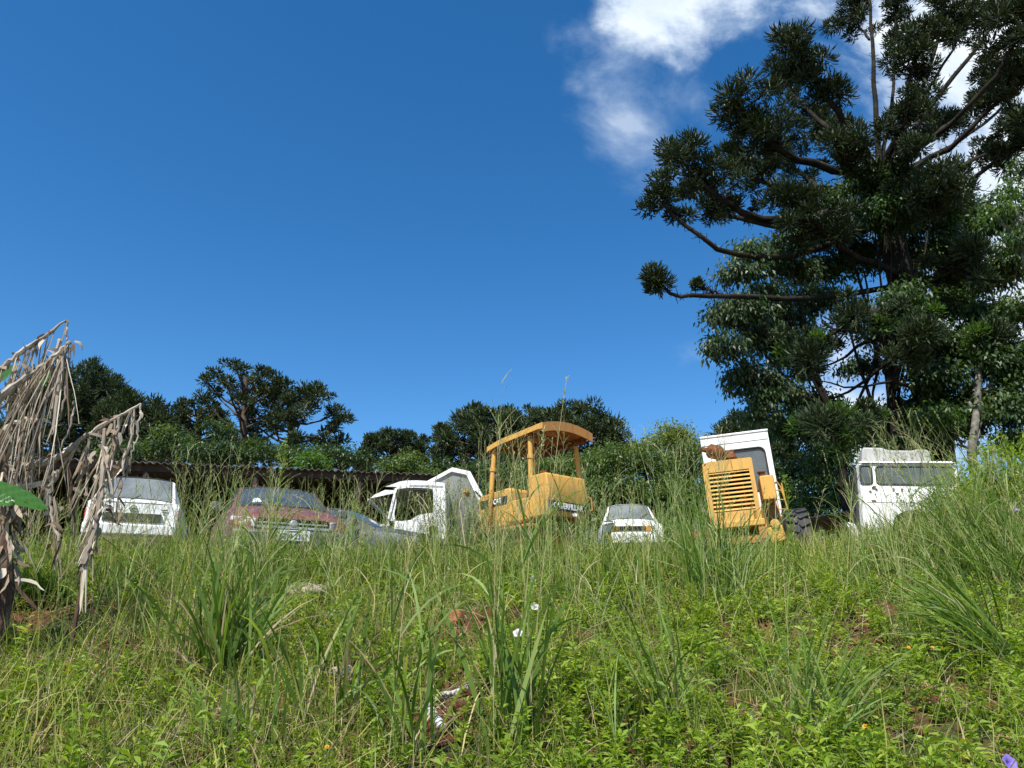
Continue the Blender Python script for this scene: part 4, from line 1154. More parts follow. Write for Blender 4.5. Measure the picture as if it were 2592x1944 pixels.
# (trunk px, top py, half spread px, distance, crown start 0..1, branches, tuft, label, extras)
AR = [
 (200, 922, 165, 44, .42, 74, .80, 'broad dense araucaria crown behind the dead banana leaves, leftmost tree', dict(M=44)),
 (350, 985, 112, 42, .45, 50, .75, 'dense dark araucaria just right of the leftmost tree', dict(M=40)),
 (505, 990, 92, 43, .50, 40, .62, 'low araucaria with pale bare branches left of the tallest skyline araucaria', {}),
 (627, 903, 125, 40, .62, 22, .55, 'tallest skyline araucaria, candelabra of separate tufts', dict(open_=.9, M=40)),
 (742, 950, 140, 42, .52, 30, .62, 'umbrella araucaria with drooping side tufts right of the tallest skyline araucaria', dict(M=40)),
 (992, 1068, 95, 44, .45, 44, .75, 'rounded araucaria above the right end of the shed roof', dict(M=40)),
 (1225, 1022, 130, 40, .55, 44, .72, 'wide flat araucaria behind the bulldozer canopy, left one of the pair', dict(flat=.28, M=42)),
 (1448, 1022, 145, 41, .55, 46, .72, 'wide flat araucaria behind the bulldozer canopy, right one of the pair', dict(flat=.28, M=42)),
 (1335, 1030, 110, 43, .5, 40, .72, 'araucaria filling the gap between the wide flat pair', dict(M=42)),
 (1105, 1085, 80, 46, .5, 22, .6, 'small araucaria between the rounded one and the wide pair', {}),
 (1712, 1068, 48, 60, .4, 22, .8, 'small far araucaria left of the loader cab', dict(M=40)),
 (1900, 1035, 120, 38, .45, 50, .72, 'dark araucaria above the loader cab', dict(M=42)),
 (860, 1108, 60, 46, .45, 26, .6, 'small araucaria above the middle of the shed roof', {}),
]
for i, (px, py, hs, D, c0_, nb, tf, lab, ex) in enumerate(AR):
    tp = topat(px, py + 14, D); sp = hs * D / FPX * 1.05
    araucaria(baseof(px, D), tp, sp, c0_, lab, nb=nb, tr=tf * sp / 3.0 * .70 + .16, fw=.062, seed=20 + i, **ex)

# leafy trees and shrubs: a trunk with limbs and many leaf clumps
def leafy(name, label, cat, trunk_px, D, lobes, leaf=.16, dens=1.0, mat=None, group=None, trunk_r=.14, bark=None, seed=5, limbs=True, clump=.42, loose=0.0, accent=None, tuftleaf=False):
    """lobes: (px, py, radius px, depth offset)"""
    global rng
    keep = rng; rng = np.random.default_rng(seed)
    bp = baseof(trunk_px, D)
    root = empty(name, bp, label=label, cat=cat, group=group)
    F = Fol(); T = Fol()
    cs = []
    for lb in lobes:
        px, py, rp = lb[:3]; dd = lb[3] if len(lb) > 3 else 0
        c = np.array(P(px, py, D + dd)); r = rp * (D + dd) / FPX
        cs.append((c, r))
    hub = np.array([bp[0], bp[1], max(bp[2] + .5, min(c[2] - r * .4 for c, r in cs))]); hubtop = np.array([np.mean([c[0] for c, r in cs]) * .5 + bp[0] * .5, bp[1], np.mean([c[2] for c, r in cs])])
    if limbs:
        T.tube(curve(np.array(bp) - [0, 0, .3], hub, 0, 5, .05), np.linspace(trunk_r, trunk_r * .75, 5), 8)
        T.tube(curve(hub, hubtop, 0, 5, .05), np.linspace(trunk_r * .75, trunk_r * .4, 5), 7)
    for c, r in cs:
        if limbs:
            fr_ = rng.random() * .9 * (c[2] > hub[2] + 1); h0 = hub * (1 - fr_) + hubtop * fr_
            q = curve(h0, c, .15 * np.linalg.norm(c - h0), 7, .07 * r)
            T.tube(q, np.interp(np.linspace(0, 1, 7), [0, .15, 1], [trunk_r * .5, trunk_r * .3, .012]), 6)
        ncl = max(6, int(13 * (r / clump / 1.9) ** 2 * dens))
        d = nrm(rng.normal(size=(ncl, 3))); d[:, 2] = np.abs(d[:, 2]) * .9 - .25 * rng.random(ncl) * 2
        rad = r * (.55 + .5 * rng.random(ncl) ** .6)
        cc = c + d * rad[:, None] * np.array([1, .9, .85])
        for q in cc:
            if limbs and rng.random() < .5:
                T.tube(curve(c, q, 0.02, 3), [.018, .014, .008], 4)
            nl = int((clump / leaf) ** 2 * 14 * (.7 + .6 * rng.random()))
            off = rng.normal(size=(nl, 3)) * clump * np.array([.55, .55, .38])
            b_ = q + off
            dirs = nrm(off * .8 + rng.normal(size=(nl, 3)) * .35 + np.array([0, 0, -.15 - loose]))
            rr = np.clip(.15 + .35 * rng.random() + .5 * rng.random(nl), 0, 1)
            am = 1 if (accent is not None and rng.random() < accent[0]) else 0
            F.leaves(b_, dirs, leaf * (.7 + .6 * rng.random(nl)), leaf * .42, rnd=rr, m=am)
    if limbs: T.build('trunk', bark or m_bark, root, smooth=True)
    F.build('crown' if cat == 'tree' else 'foliage', [mat] + ([accent[1]] if accent else []), root)
    rng = keep
    return root

GB = 'leafy shrubs and trees behind the vehicles'
def row(px0, px1, py, r, n, jit, sd):
    g = random.Random(sd)
    return [(px0 + (px1 - px0) * k / max(1, n - 1) + g.uniform(-jit, jit), py + g.uniform(-jit, jit), r * g.uniform(.8, 1.2), g.uniform(-1, 1)) for k in range(n)]
leafy('leafy_tree', 'olive green leafy tree rising over the shed roof above the white hatchback', 'tree', 415, 30, row(330, 490, 1140, 28, 5, 8, 1) + [(420, 1100, 28, 0), (300, 1150, 34, 0)], .15, 1.2, m_broad, GB, seed=11, accent=(.22, m_bush))
leafy('leafy_tree', 'dark green leafy tree under the tallest skyline araucaria', 'tree', 560, 33, row(490, 650, 1140, 26, 5, 8, 2) + [(550, 1082, 32, 0), (540, 1150, 40, 0), (620, 1155, 34, 0)], .17, 1.2, m_broad, GB, seed=12)
leafy('leafy_tree', 'dark leafy tree under the umbrella araucaria', 'tree', 720, 34, row(670, 900, 1155, 26, 8, 8, 3) + [(650, 1130, 28, 0)], .17, 1.1, m_broad, GB, seed=13)
leafy('shrub', 'bright green shrub peeping over the shed roof', 'shrub', 790, 27, [(785, 1170, 18, 0), (800, 1176, 16, 0)], .12, 1.2, m_bright, GB, seed=14)
leafy('leafy_tree', 'small yellowish tree above the truck cab', 'tree', 1035, 30, [(1035, 1170, 28, 0), (1020, 1195, 28, 0), (1060, 1200, 30, 0), (985, 1190, 26, 0)], .13, 1.2, m_bush, GB, seed=15)
leafy('leafy_tree', 'dark leafy mass under the left crown of the wide araucaria pair', 'tree', 1180, 33, row(1110, 1330, 1205, 40, 6, 12, 4) + row(1130, 1330, 1250, 55, 4, 14, 5), .17, 1.1, m_broad, GB, seed=16)
leafy('leafy_tree', 'green leafy tree seen beneath the bulldozer canopy', 'tree', 1440, 28, row(1370, 1520, 1185, 48, 4, 12, 6) + row(1370, 1560, 1250, 55, 4, 12, 7), .14, 1.2, m_bush, GB, seed=17)
leafy('leafy_tree', 'large mid green shrubby tree behind the small white car', 'tree', 1640, 26, row(1520, 1790, 1175, 58, 6, 16, 8) + row(1510, 1800, 1250, 66, 6, 16, 9) + row(1520, 1780, 1320, 60, 5, 16, 10), .12, 1.25, m_bush, GB, seed=18, accent=(.25, m_broad))
leafy('leafy_tree', 'yellow green rounded tree left of the loader cab', 'tree', 1700, 29, [(1690, 1110, 42, 0), (1650, 1130, 34, 0), (1730, 1105, 36, 0), (1750, 1140, 36, 0), (1610, 1150, 30, 0)], .13, 1.3, m_bush_y, GB, seed=19)
leafy('leafy_tree', 'dark green thicket right of the loader, above the low shed', 'tree', 2060, 27, row(1970, 2180, 1205, 50, 5, 14, 11) + row(1970, 2200, 1270, 52, 5, 14, 12) + [(2080, 1170, 36, 0)], .13, 1.15, m_broad, GB, seed=20, accent=(.3, m_bush))

# ------------------------------------------------ the big araucaria on the right
def near_arau():
    global rng
    keep = rng; rng = np.random.default_rng(77)
    D = 21.0
    bp = baseof(2385, D)
    root = empty('araucaria_tree', bp, label='huge dark araucaria towering over the old truck, its branches fanning out against clouds', cat='tree')
    T = Fol(); F = Fol()
    def W(px, py, dd=0): return np.array(P(px, py, D + dd))
    tp = [np.array(bp) - [0, 0, .4], W(2385, 1250), W(2360, 1050), W(2325, 880), W(2290, 740), W(2255, 600), W(2228, 470), W(2222, 420)]
    T.tube(tp, [.50, .46, .44, .42, .40, .38, .34, .24], 12)
    px2m = D / FPX
    def branch(pts, r0, tufts, tr=.62, side=5, leafy_from=.45, sm=.62):
        right = pts[-1][0] > 2120 and pts[-1][1] < 420
        fresh = pts[-1][1] > 780
        if right: leafy_from = .25 + .75 * leafy_from; side *= .85; r0 *= .72; tr *= .9
        tr = tr * .60; side = int(side * 2.2)
        q = np.array([W(*p) for p in pts])
        t = np.linspace(0, 1, len(q)); tt = np.linspace(0, 1, 12)
        q2 = np.stack([np.interp(tt, t, q[:, a]) for a in range(3)], 1)
        for _ in range(2): q2[1:-1] = (q2[:-2] + 2 * q2[1:-1] + q2[2:]) / 4
        q2[1:-1] += rng.normal(size=(10, 3)) * .03
        T.tube(q2, np.linspace(r0, .035, 12), 7)
        # stubs along the limb
        ns = 110; s = rng.random(ns) * .8 + .1
        b_ = np.stack([np.interp(s, tt, q2[:, a]) for a in range(3)], 1)
        T.ribbons(b_, rng.normal(size=(ns, 3)), .06 + .22 * rng.random(ns) ** 2, .028, .5, S=2, g=(0, 0, 1), shape='stem', cross=True)
        if tufts: tuft(F, q2[-1], tr * 1.25, 300, .030, S=4)
        for k in range(side):
            s = leafy_from + (1 - leafy_from) * (k + rng.random()) / side
            b0 = np.array([np.interp(s, tt, q2[:, a]) for a in range(3)])
            dv = nrm(rng.normal(size=3) * np.array([1, 1, .8]) + np.array([0, 0, .35])); ll = sm * (.5 + rng.random())
            e = b0 + dv * ll
            T.tube(curve(b0, e, .06, 4), np.linspace(.035, .02, 4), 5)
            tuft(F, e, tr * (.75 + .4 * rng.random()) * (.85 if fresh else 1), 150, .032, S=3, m=int(fresh and rng.random() < .35))
            tuft(F, (b0 + e) / 2, tr * .6, 60, .032, S=3)
    J = (2225, 440)
    B_ = [
     # left side
     ([J, (2120, 430, -1), (1990, 400, -2), (1900, 300, -2.6), (1850, 245, -3)], .17, 1, .80, 8, .5),
     ([J, (2150, 330, -1), (2060, 200, -1.6), (2010, 110, -2)], .16, 1, .82, 8, .5),
     ([J, (2130, 350, 1), (2040, 280, 2), (1960, 170, 2.5)], .14, 1, .75, 7, .5),
     ([(2235, 500), (2060, 560, -1), (1890, 560, -2), (1780, 470, -2.6), (1705, 395, -3)], .18, 1, .72, 6, .6),
     ([(2240, 520), (2080, 600, 1), (1900, 560, 1.6), (1800, 540, 2), (1740, 480, 2)], .14, 1, .6, 7, .55),
     ([(2250, 560), (2050, 640, -2), (1900, 665, -3), (1790, 620, -3.5), (1700, 545, -3.6), (1668, 500, -3.6)], .11, 1, .62, 3, .82),
     ([(2290, 720), (2050, 770, -2), (1850, 745, -3.4), (1760, 752, -3.8), (1700, 745, -4), (1665, 715, -4)], .09, 1, .60, 1, .97, .2),
     ([(1830, 745, -3.2), (1790, 735, -3.3), (1765, 720, -3.3)], .03, 1, .30, 0, .9, .2),
     ([(2230, 480), (2090, 480, 0), (1960, 480, 0), (1880, 430, 0), (1840, 390, 0)], .14, 1, .66, 7, .55),
     ([(2230, 470), (2100, 500, 2), (2010, 420, 3), (1960, 330, 3)], .12, 1, .7, 6, .5),
     ([(2235, 480), (2330, 470, -3), (2430, 480, -4)], .10, 1, .7, 8, .3),
     # upright and right
     ([J, (2222, 330), (2210, 180), (2200, 40), (2196, -60)], .15, 1, .8, 3, .85),
     ([(2200, 100), (2170, 60, 1), (2150, 20, 1)], .06, 1, .75, 5, .3),
     ([J, (2270, 340, -1), (2310, 200, -2), (2330, 80, -2)], .15, 1, .85, 9, .5),
     ([J, (2290, 330, 1), (2350, 180, 1.5), (2390, 40, 2), (2400, -40, 2)], .16, 1, .9, 9, .5),
     ([J, (2330, 300, 0), (2440, 170, 0), (2520, 60, 0), (2560, -20, 0)], .15, 1, .85, 6, .7),
     ([(2235, 450), (2380, 330, 2), (2480, 260, 3), (2570, 150, 3)], .14, 1, .8, 6, .6),
     ([(2240, 460), (2400, 390, -2), (2500, 280, -3), (2590, 180, -3.5)], .15, 1, .8, 6, .6),
     ([(2240, 480), (2400, 430, 1), (2520, 380, 2), (2600, 310, 2)], .14, 1, .75, 8, .5),
     ([(2245, 520), (2420, 480, -1), (2540, 400, -2), (2640, 330, -2)], .14, 1, .7, 8, .5),
     ([(2230, 450), (2180, 360, 3), (2120, 330, 4), (2080, 340, 4)], .1, 1, .7, 6, .4),
     ([(2230, 440), (2290, 390, 3), (2350, 350, 4), (2400, 300, 4)], .1, 1, .8, 7, .4),
     ([(2230, 440), (2260, 380, -3), (2290, 330, -4), (2300, 280, -4)], .1, 1, .7, 6, .3),
     ([(2240, 470), (2180, 440, -2), (2130, 400, -3), (2110, 360, -3.4)], .1, 1, .7, 5, .3),
     ([(2230, 430), (2330, 260, 3), (2420, 110, 4), (2470, 20, 4.5)], .11, 1, .75, 6, .6),
     ([(2235, 440), (2400, 330, -3), (2510, 210, -4), (2580, 90, -4.5), (2610, 20, -5)], .11, 1, .75, 7, .6),
     ([(2240, 450), (2450, 350, 3), (2560, 250, 4), (2620, 180, 4.5)], .11, 1, .75, 7, .55),
     ([(2230, 430), (2260, 240, 3), (2270, 90, 4), (2275, 0, 4)], .10, 1, .7, 6, .6),
     # lower whorls
     ([(2280, 700), (2150, 640, -2), (2050, 560, -3), (2000, 500, -3)], .12, 1, .75, 8, .4),
     ([(2300, 760), (2180, 800, -3), (2080, 860, -4), (2050, 905, -4)], .09, 1, .72, 3, .8),
     ([(2320, 860), (2230, 830, -3), (2160, 800, -4)], .08, 1, .72, 3, .7),
     ([(2330, 900), (2400, 840, -2), (2330, 820, -3)], .07, 1, .7, 3, .6),
     ([(2350, 1000), (2250, 960, -3), (2340, 850, -4)], .07, 1, .7, 3, .7),
     ([(2360, 1050), (2200, 1060, -3), (2080, 1075, -4)], .08, 1, .8, 6, .5),
     ([(2340, 950), (2460, 900, -2), (2520, 850, -3)], .08, 1, .7, 5, .5),
     ([(2300, 740), (2400, 700, -2), (2470, 640, -3)], .09, 1, .7, 6, .4),
    ]
    for b_ in B_: branch(*b_[:5], *( [b_[5]] if len(b_) > 5 else [] ), *( [b_[6]] if len(b_) > 6 else [] ))
    # bare dead twigs
    for a_, c_ in (((2320, 1060, -1), (2120, 1130, -3)), ((2330, 1000, -1), (2190, 1060, -3)), ((2280, 800, -1), (2420, 640, -2)), ((2290, 880, -1), (2460, 830, -2)), ((2330, 960, -1), (2060, 960, -3)), ((2300, 830), (2120, 740, -3))):
        T.tube(curve(W(*a_), W(*c_), .3, 8, .05), np.linspace(.05, .015, 8), 5)
    T.build('trunk', m_darkbark, root, smooth=True)
    F.build('crown', [m_arau_near, m_bright], root)
    rng = keep
near_arau()
leafy('leafy_tree', 'tall grey green leafy tree left of the huge araucaria trunk, drooping leaves', 'tree', 2150, 19.5,
      [(1905, 640, 40, -1), (1990, 620, 50, 0), (2050, 760, 60, 1), (1990, 820, 60, 1), (1880, 690, 52, -1), (1950, 660, 45, 0), (1850, 800, 58, -1), (1845, 880, 50, -1), (1890, 790, 60, -1), (1930, 870, 66, 0), (1900, 960, 62, 0), (1950, 760, 66, 0), (1960, 1000, 62, 0), (2010, 690, 52, 1), (1925, 1050, 34, 0), (2010, 900, 55, 2)],
      .14, 2.1, m_broad_pale, None, .12, m_darkbark, seed=31, clump=.33, loose=.5, accent=(.55, m_broad))
leafy('leafy_tree', 'dark leafy tree wrapping the huge araucaria trunk', 'tree', 2290, 20.5,
      [(2200, 470, 60, -1), (2290, 480, 60, 0), (2380, 500, 60, 0), (2100, 520, 60, 0), (2290, 760, 60, -1.5), (2350, 860, 60, -1.5), (2380, 960, 66, -1.5), (2240, 850, 45, 1), (2370, 1060, 60, -1.5), (2400, 780, 60, 0), (2080, 600, 70, 1), (2150, 560, 75, 1), (2240, 540, 80, -1.5), (2330, 560, 78, 1), (2080, 690, 60, 2), (2170, 660, 70, 2), (2300, 650, 70, 2), (2390, 640, 75, 1), (2450, 560, 75, 2), (2430, 720, 72, 2), (2060, 1030, 62, 1), (2110, 1100, 66, 1), (2190, 1090, 66, 2), (2270, 1060, 72, 2), (2330, 1120, 62, 1), (2170, 930, 40, 2), (2090, 1160, 50, 0), (2270, 1160, 60, 0), (2050, 940, 40, 2), (1990, 1090, 45, 1)],
      .15, 2.3, m_broad, None, .2, m_darkbark, seed=32, clump=.38, loose=.3, accent=(.12, m_bright))
leafy('leafy_tree', 'dark leafy tree at the right edge with a pale lichened trunk', 'tree', 2490, 18.5,
      [(2540, 560, 60, 1), (2580, 660, 70, 0), (2520, 700, 62, 1), (2480, 810, 66, 1), (2570, 800, 70, 0), (2430, 900, 66, 1), (2520, 920, 75, 0), (2590, 960, 80, 0), (2440, 1010, 70, 1), (2540, 1040, 75, 0), (2410, 1090, 60, 1), (2480, 1060, 55, 1.5), (2600, 1120, 70, 0)],
      .15, 1.9, m_broad, None, .15, m_palebark, seed=33, clump=.36, loose=.3, accent=(.2, m_bush))
leafy('leafy_tree', 'fresh green leafy branches hanging in from the right edge', 'tree', 2760, 13.0,
      [(2570, 500, 60, 0), (2520, 540, 36, 0), (2600, 440, 55, 0), (2620, 590, 70, 0), (2580, 610, 40, 0)],
      .10, .8, m_bright, None, .12, m_palebark, seed=34, clump=.22, loose=.2, accent=(.4, m_broad_pale))

# low thicket closing the view along the ground behind the vehicles
def thicket():
    F = Fol()
    for k in range(1100):
        x = rng.uniform(-24, 24); y = rng.uniform(22.5, 27)
        z = gz1(x, y); h = rng.uniform(.9, 2.6)
        nl = 50
        off = rng.normal(size=(nl, 3)) * np.array([.5, .4, .35])
        b_ = np.array([x, y, z + h * rng.random()]) + off
        F.leaves(b_, off + np.array([0, 0, .2]), .26, .12, rnd=np.clip(rng.random() * .4 + .5 * rng.random(nl), 0, 1))
    tag(F.build('undergrowth', m_bush), 'low green thicket along the ground behind the vehicles', 'undergrowth', kind='stuff')
thicket()

# ============================================================ vegetation on the bank
m_grass = leaf_mat('meadow_grass', [(0, (.060, .100, .014)), (.40, (.140, .200, .032)), (.68, (.26, .31, .055)), (.84, (.40, .37, .12)), (1, (.58, .48, .25))], .30, .6, .15, nscale=1.3, namp=.28)
m_weed = leaf_mat('leafy_weeds', [(0, (.080, .155, .013)), (.5, (.175, .270, .026)), (1, (.30, .38, .060))], .34, .5, .25, nscale=1.0, namp=.2)
m_blade = leaf_mat('guinea_grass_blades', [(0, (.065, .120, .018)), (.45, (.135, .220, .042)), (.78, (.23, .32, .085)), (.9, (.38, .37, .14)), (1, (.55, .46, .25))], .38, .5, .3)
m_stem = leaf_mat('grass_stems', [(0, (.10, .16, .035)), (.45, (.23, .29, .085)), (.75, (.38, .37, .16)), (1, (.52, .43, .24))], .15, .55, .3)
m_seed = leaf_mat('seed_heads', [(0, (.17, .22, .08)), (.5, (.32, .36, .16)), (.85, (.44, .42, .24)), (1, (.42, .33, .22))], .25, .7, .2)
m_straw = leaf_mat('dry_straw', [(0, (.22, .16, .08)), (.5, (.38, .30, .17)), (1, (.55, .46, .30))], .2, .7, .2, tcol=(1.1, 1, .8))

bare = [(1140, 1800, .34), (1110, 1870, .26), (770, 1560, .34), (1320, 1565, .24), (1160, 1640, .32), (860, 1760, .22), (2350, 1800, .22), (95, 1450, .8), (60, 1530, 1.7), (20, 1600, 1.2), (1190, 1590, .42), (1150, 1500, .25), (2010, 1530, .40), (2140, 1600, .45), (2050, 1880, .35), (2350, 1870, .5), (2200, 1700, .4),
        (880, 1720, .25), (1620, 1680, .18), (770, 1530, .28), (2480, 1800, .4), (2420, 1900, .4), (1200, 1720, .25), (300, 1700, .25), (1100, 1850, .2), (1860, 1800, .25), (2250, 1560, .3)]
bare = [(G(a, b_), r * .72) for a, b_, r in bare]
def bareness(x, y):
    m = np.zeros(len(x))
    for c, r in bare:
        d = np.hypot(x - c.x, (y - c.y) * .8) / r
        m = np.maximum(m, 1 - sstep(.45, 1.15, d))
    m = np.maximum(m, sstep(.45, .85, snoise(x, y, 1.7, 5)) * .55 * sstep(1.0, 3.0, x))
    return m
def scatter(n, y0, y1, pad=1.0, keep=1.0, pw=1.0):
    y = y0 + (y1 - y0) * rng.random(n) ** pw
    x = (rng.random(n) * 2 - 1) * (y * .74 + pad)
    k = rng.random(n) > bareness(x, y) * keep
    x, y = x[k], y[k]
    return np.stack([x, y, gz(x, y)], 1)
def dirs(n, lean): 
    a = rng.random(n) * 2 * math.pi; l = rng.random(n) * lean
    return np.stack([np.cos(a) * l, np.sin(a) * l, np.ones(n)], 1)

# short meadow grass: one mass nobody could count
F = Fol()
b_ = scatter(122000, 2.6, 10.2, 1.9, .93)
b_ = b_[snoise(b_[:, 0], b_[:, 1], 4.3, 6) + .5 * rng.normal(size=len(b_)) > -.55]
n = len(b_); hgt = (.07 + .15 * rng.random(n) ** 1.5) * (.45 + 1.0 * sstep(-.5, .6, snoise(b_[:, 0], b_[:, 1], 3.2, 4))) + .10 * sstep(6.0, 8.5, b_[:, 1]) * rng.random(n)
F.ribbons(b_, dirs(n, .9), hgt, .0035 + .004 * rng.random(n), .9, S=3, rnd=np.clip((rng.random(n) ** 1.2 * .95 + .10 * sstep(6, 8, b_[:, 1])) * (1 - .18 * sstep(-1.5, .5, b_[:, 0])), 0, 1))
# beyond the crest, round the vehicles
y = 8.8 + 12 * rng.random(26000) ** 1.3; x = (rng.random(26000) * 2 - 1) * (y * .78 + 1)
F.ribbons(np.stack([x, y, gz(x, y)], 1), dirs(26000, .5), .25 + .35 * rng.random(26000), .010, .5, S=3, rnd=rng.random(26000))
tag(F.build('grass', m_grass), 'short green and straw-coloured grass covering the bank', 'grass', kind='stuff')

# knee-high mixed grass, thin, bent and broken
F = Fol()
b_ = scatter(17500, 2.8, 9.6, 1.9, .95)
b_ = b_[snoise(b_[:, 0], b_[:, 1], 1.4, 3) + .4 * rng.normal(size=len(b_)) - .75 * sstep(-.5, .8, b_[:, 0]) > -.15]; n = len(b_)
F.ribbons(b_, dirs(n, .7), .20 + .34 * rng.random(n), .0035 + .0055 * rng.random(n) ** 2, .3 + 2.2 * rng.random(n) ** 2, S=6, wob=.06, rnd=np.clip(rng.random(n) * .75 + .12 + .22 * (rng.random(n) > .75), 0, 1))
b_ = scatter(9000, 7.2, 8.9, 1.5, .3); b_ = b_[~((b_[:, 0] / b_[:, 1] > .31) & (b_[:, 0] / b_[:, 1] < .42)) | (rng.random(len(b_)) < .5)]; n = len(b_)
F.ribbons(b_, dirs(n, .6), (.26 + .32 * rng.random(n)) * (1 + .55 * sstep(0, .6, snoise(b_[:, 0], b_[:, 1], 2.2, 21))), .006 + .006 * rng.random(n), .4 + 1.6 * rng.random(n) ** 2, S=6, wob=.05, rnd=np.clip(rng.random(n) * .8, 0, 1))
tag(F.build('tall_grass', m_grass), 'knee-high thin mixed grass, green and straw coloured, all over the slope', 'grass', kind='stuff')

# dead straw and litter lying between
F = Fol()
b_ = scatter(16000, 2.6, 9.5, .8, .3); b_ = b_[rng.random(len(b_)) > .40 * sstep(-1.5, .5, b_[:, 0])]; n = len(b_)
d = dirs(n, 3.0)
F.ribbons(b_ + [0, 0, .03], d, .12 + .30 * rng.random(n), .0035, .6, S=3, shape='stem', wob=.1)
tag(F.build('dry_straw', m_straw), 'dry straw litter among the green grass', 'straw', kind='stuff')

# crumbs of red soil on the bare patches
F = Fol()
cc = []
for c_, r_ in bare:
    k = 110; a = rng.random(k) * 6.283; rr = r_ * 1.5 * np.sqrt(rng.random(k)); cc.append(np.stack([c_.x + np.cos(a) * rr, c_.y + np.sin(a) * rr], 1))
cc = np.concatenate(cc); k = len(cc)
cube = np.array([[-1, -1, -1], [1, -1, -1], [1, 1, -1], [-1, 1, -1], [-1, -1, 1], [1, -1, 1], [1, 1, 1], [-1, 1, 1]]) * .5
cf = np.array([[0, 3, 2, 1], [4, 5, 6, 7], [0, 1, 5, 4], [1, 2, 6, 5], [2, 3, 7, 6], [3, 0, 4, 7]])
sz = .012 + .05 * rng.random(k) ** 3
vv = cube[None] * (.7 + .6 * rng.random((k, 8, 1))) * sz[:, None, None] * np.array([1, 1, .7]) + rng.normal(size=(k, 8, 3)) * sz[:, None, None] * .12
a = rng.random(k) * 6.283; ca, sa = np.cos(a)[:, None], np.sin(a)[:, None]
vx = vv[..., 0] * ca - vv[..., 1] * sa; vy = vv[..., 0] * sa + vv[..., 1] * ca
vv = np.stack([vx + cc[:, None, 0], vy + cc[:, None, 1], vv[..., 2] + (gz(cc[:, 0], cc[:, 1]) + sz * .2)[:, None]], -1).reshape(-1, 3)
F.put(vv, (cf[None] + (np.arange(k) * 8)[:, None, None]).reshape(-1, 4), np.full(k * 8, .5))
tag(F.build('soil_crumbs', m_soil), 'crumbs and small clods of red soil on the bare patches', 'soil', kind='stuff')

# leafy weeds: stems with many small narrow leaves
def weeds(F, pts, h, leaf, per, spread=.25, lw=.26, m=0, rb=0.0):
    n = len(pts); h = np.broadcast_to(h, n)
    d0 = dirs(n, spread)
    path = F.ribbons(pts, d0, h, .004, .15, S=4, shape='stem', cross=True, rnd=.35, m=m)
    k = per
    t = rng.random((n, k)) ** .7 * .85 + .15
    idx = t * 4; i0 = np.clip(idx.astype(int), 0, 3); fr = idx - i0
    r = np.arange(n)[:, None]
    p = path[r, i0] * (1 - fr[..., None]) + path[r, i0 + 1] * fr[..., None]
    a = rng.random((n, k)) * 2 * math.pi
    dv = np.stack([np.cos(a), np.sin(a), .35 + .9 * rng.random((n, k)) * t], -1)
    L_ = leaf * (1.15 - .5 * t) * (.7 + .6 * rng.random((n, k)))
    rn = np.clip(rng.random((n, 1)) * .45 + rng.random((n, k)) * .5 + .12 * t + rb, 0, 1)
    L_ = L_.ravel()
    F.leaves(p.reshape(-1, 3), dv.reshape(-1, 3), L_, L_ * lw, rnd=rn.ravel(), m=m, droop=.25)
F = Fol()
b_ = scatter(7200, 2.6, 9.4, 1.9, .95)
# weeds gather in patches
pk = snoise(b_[:, 0], b_[:, 1], 1.15, 9) + .5 * sstep(-1.0, 1.0, b_[:, 0]) + .25 * rng.normal(size=len(b_))
b_ = b_[pk > -.05]; n = len(b_)
weeds(F, b_, (.07 + .20 * rng.random(n)) * (.6 + .8 * sstep(-.4, .6, snoise(b_[:, 0], b_[:, 1], 2.9, 8))), .062, 34)
# a second kind: taller, with longer soft leaves, in thick stands
b_ = scatter(2700, 2.6, 8.6, 1.9, .95)
b_ = b_[snoise(b_[:, 0], b_[:, 1], 1.7, 12) + .40 * sstep(-1.2, .6, b_[:, 0]) + .3 * rng.normal(size=len(b_)) > .25]; n = len(b_)
weeds(F, b_, (.12 + .24 * rng.random(n)) * (.7 + .6 * sstep(-.4, .6, snoise(b_[:, 0], b_[:, 1], 2.3, 14))), .095, 26, .45, .23, rb=.05)
b_ = scatter(2800, 2.6, 9.6, .8, .8); weeds(F, b_, .05 + .10 * rng.random(len(b_)), .030, 26, .8, .5)
b_ = scatter(1500, 7.2, 10.6, .8, .2); weeds(F, b_, .20 + .35 * rng.random(len(b_)), .06, 40, .4, .2)
tag(F.build('leafy_weeds', m_weed), 'low leafy green weeds spread over the bank', 'weeds', kind='stuff')

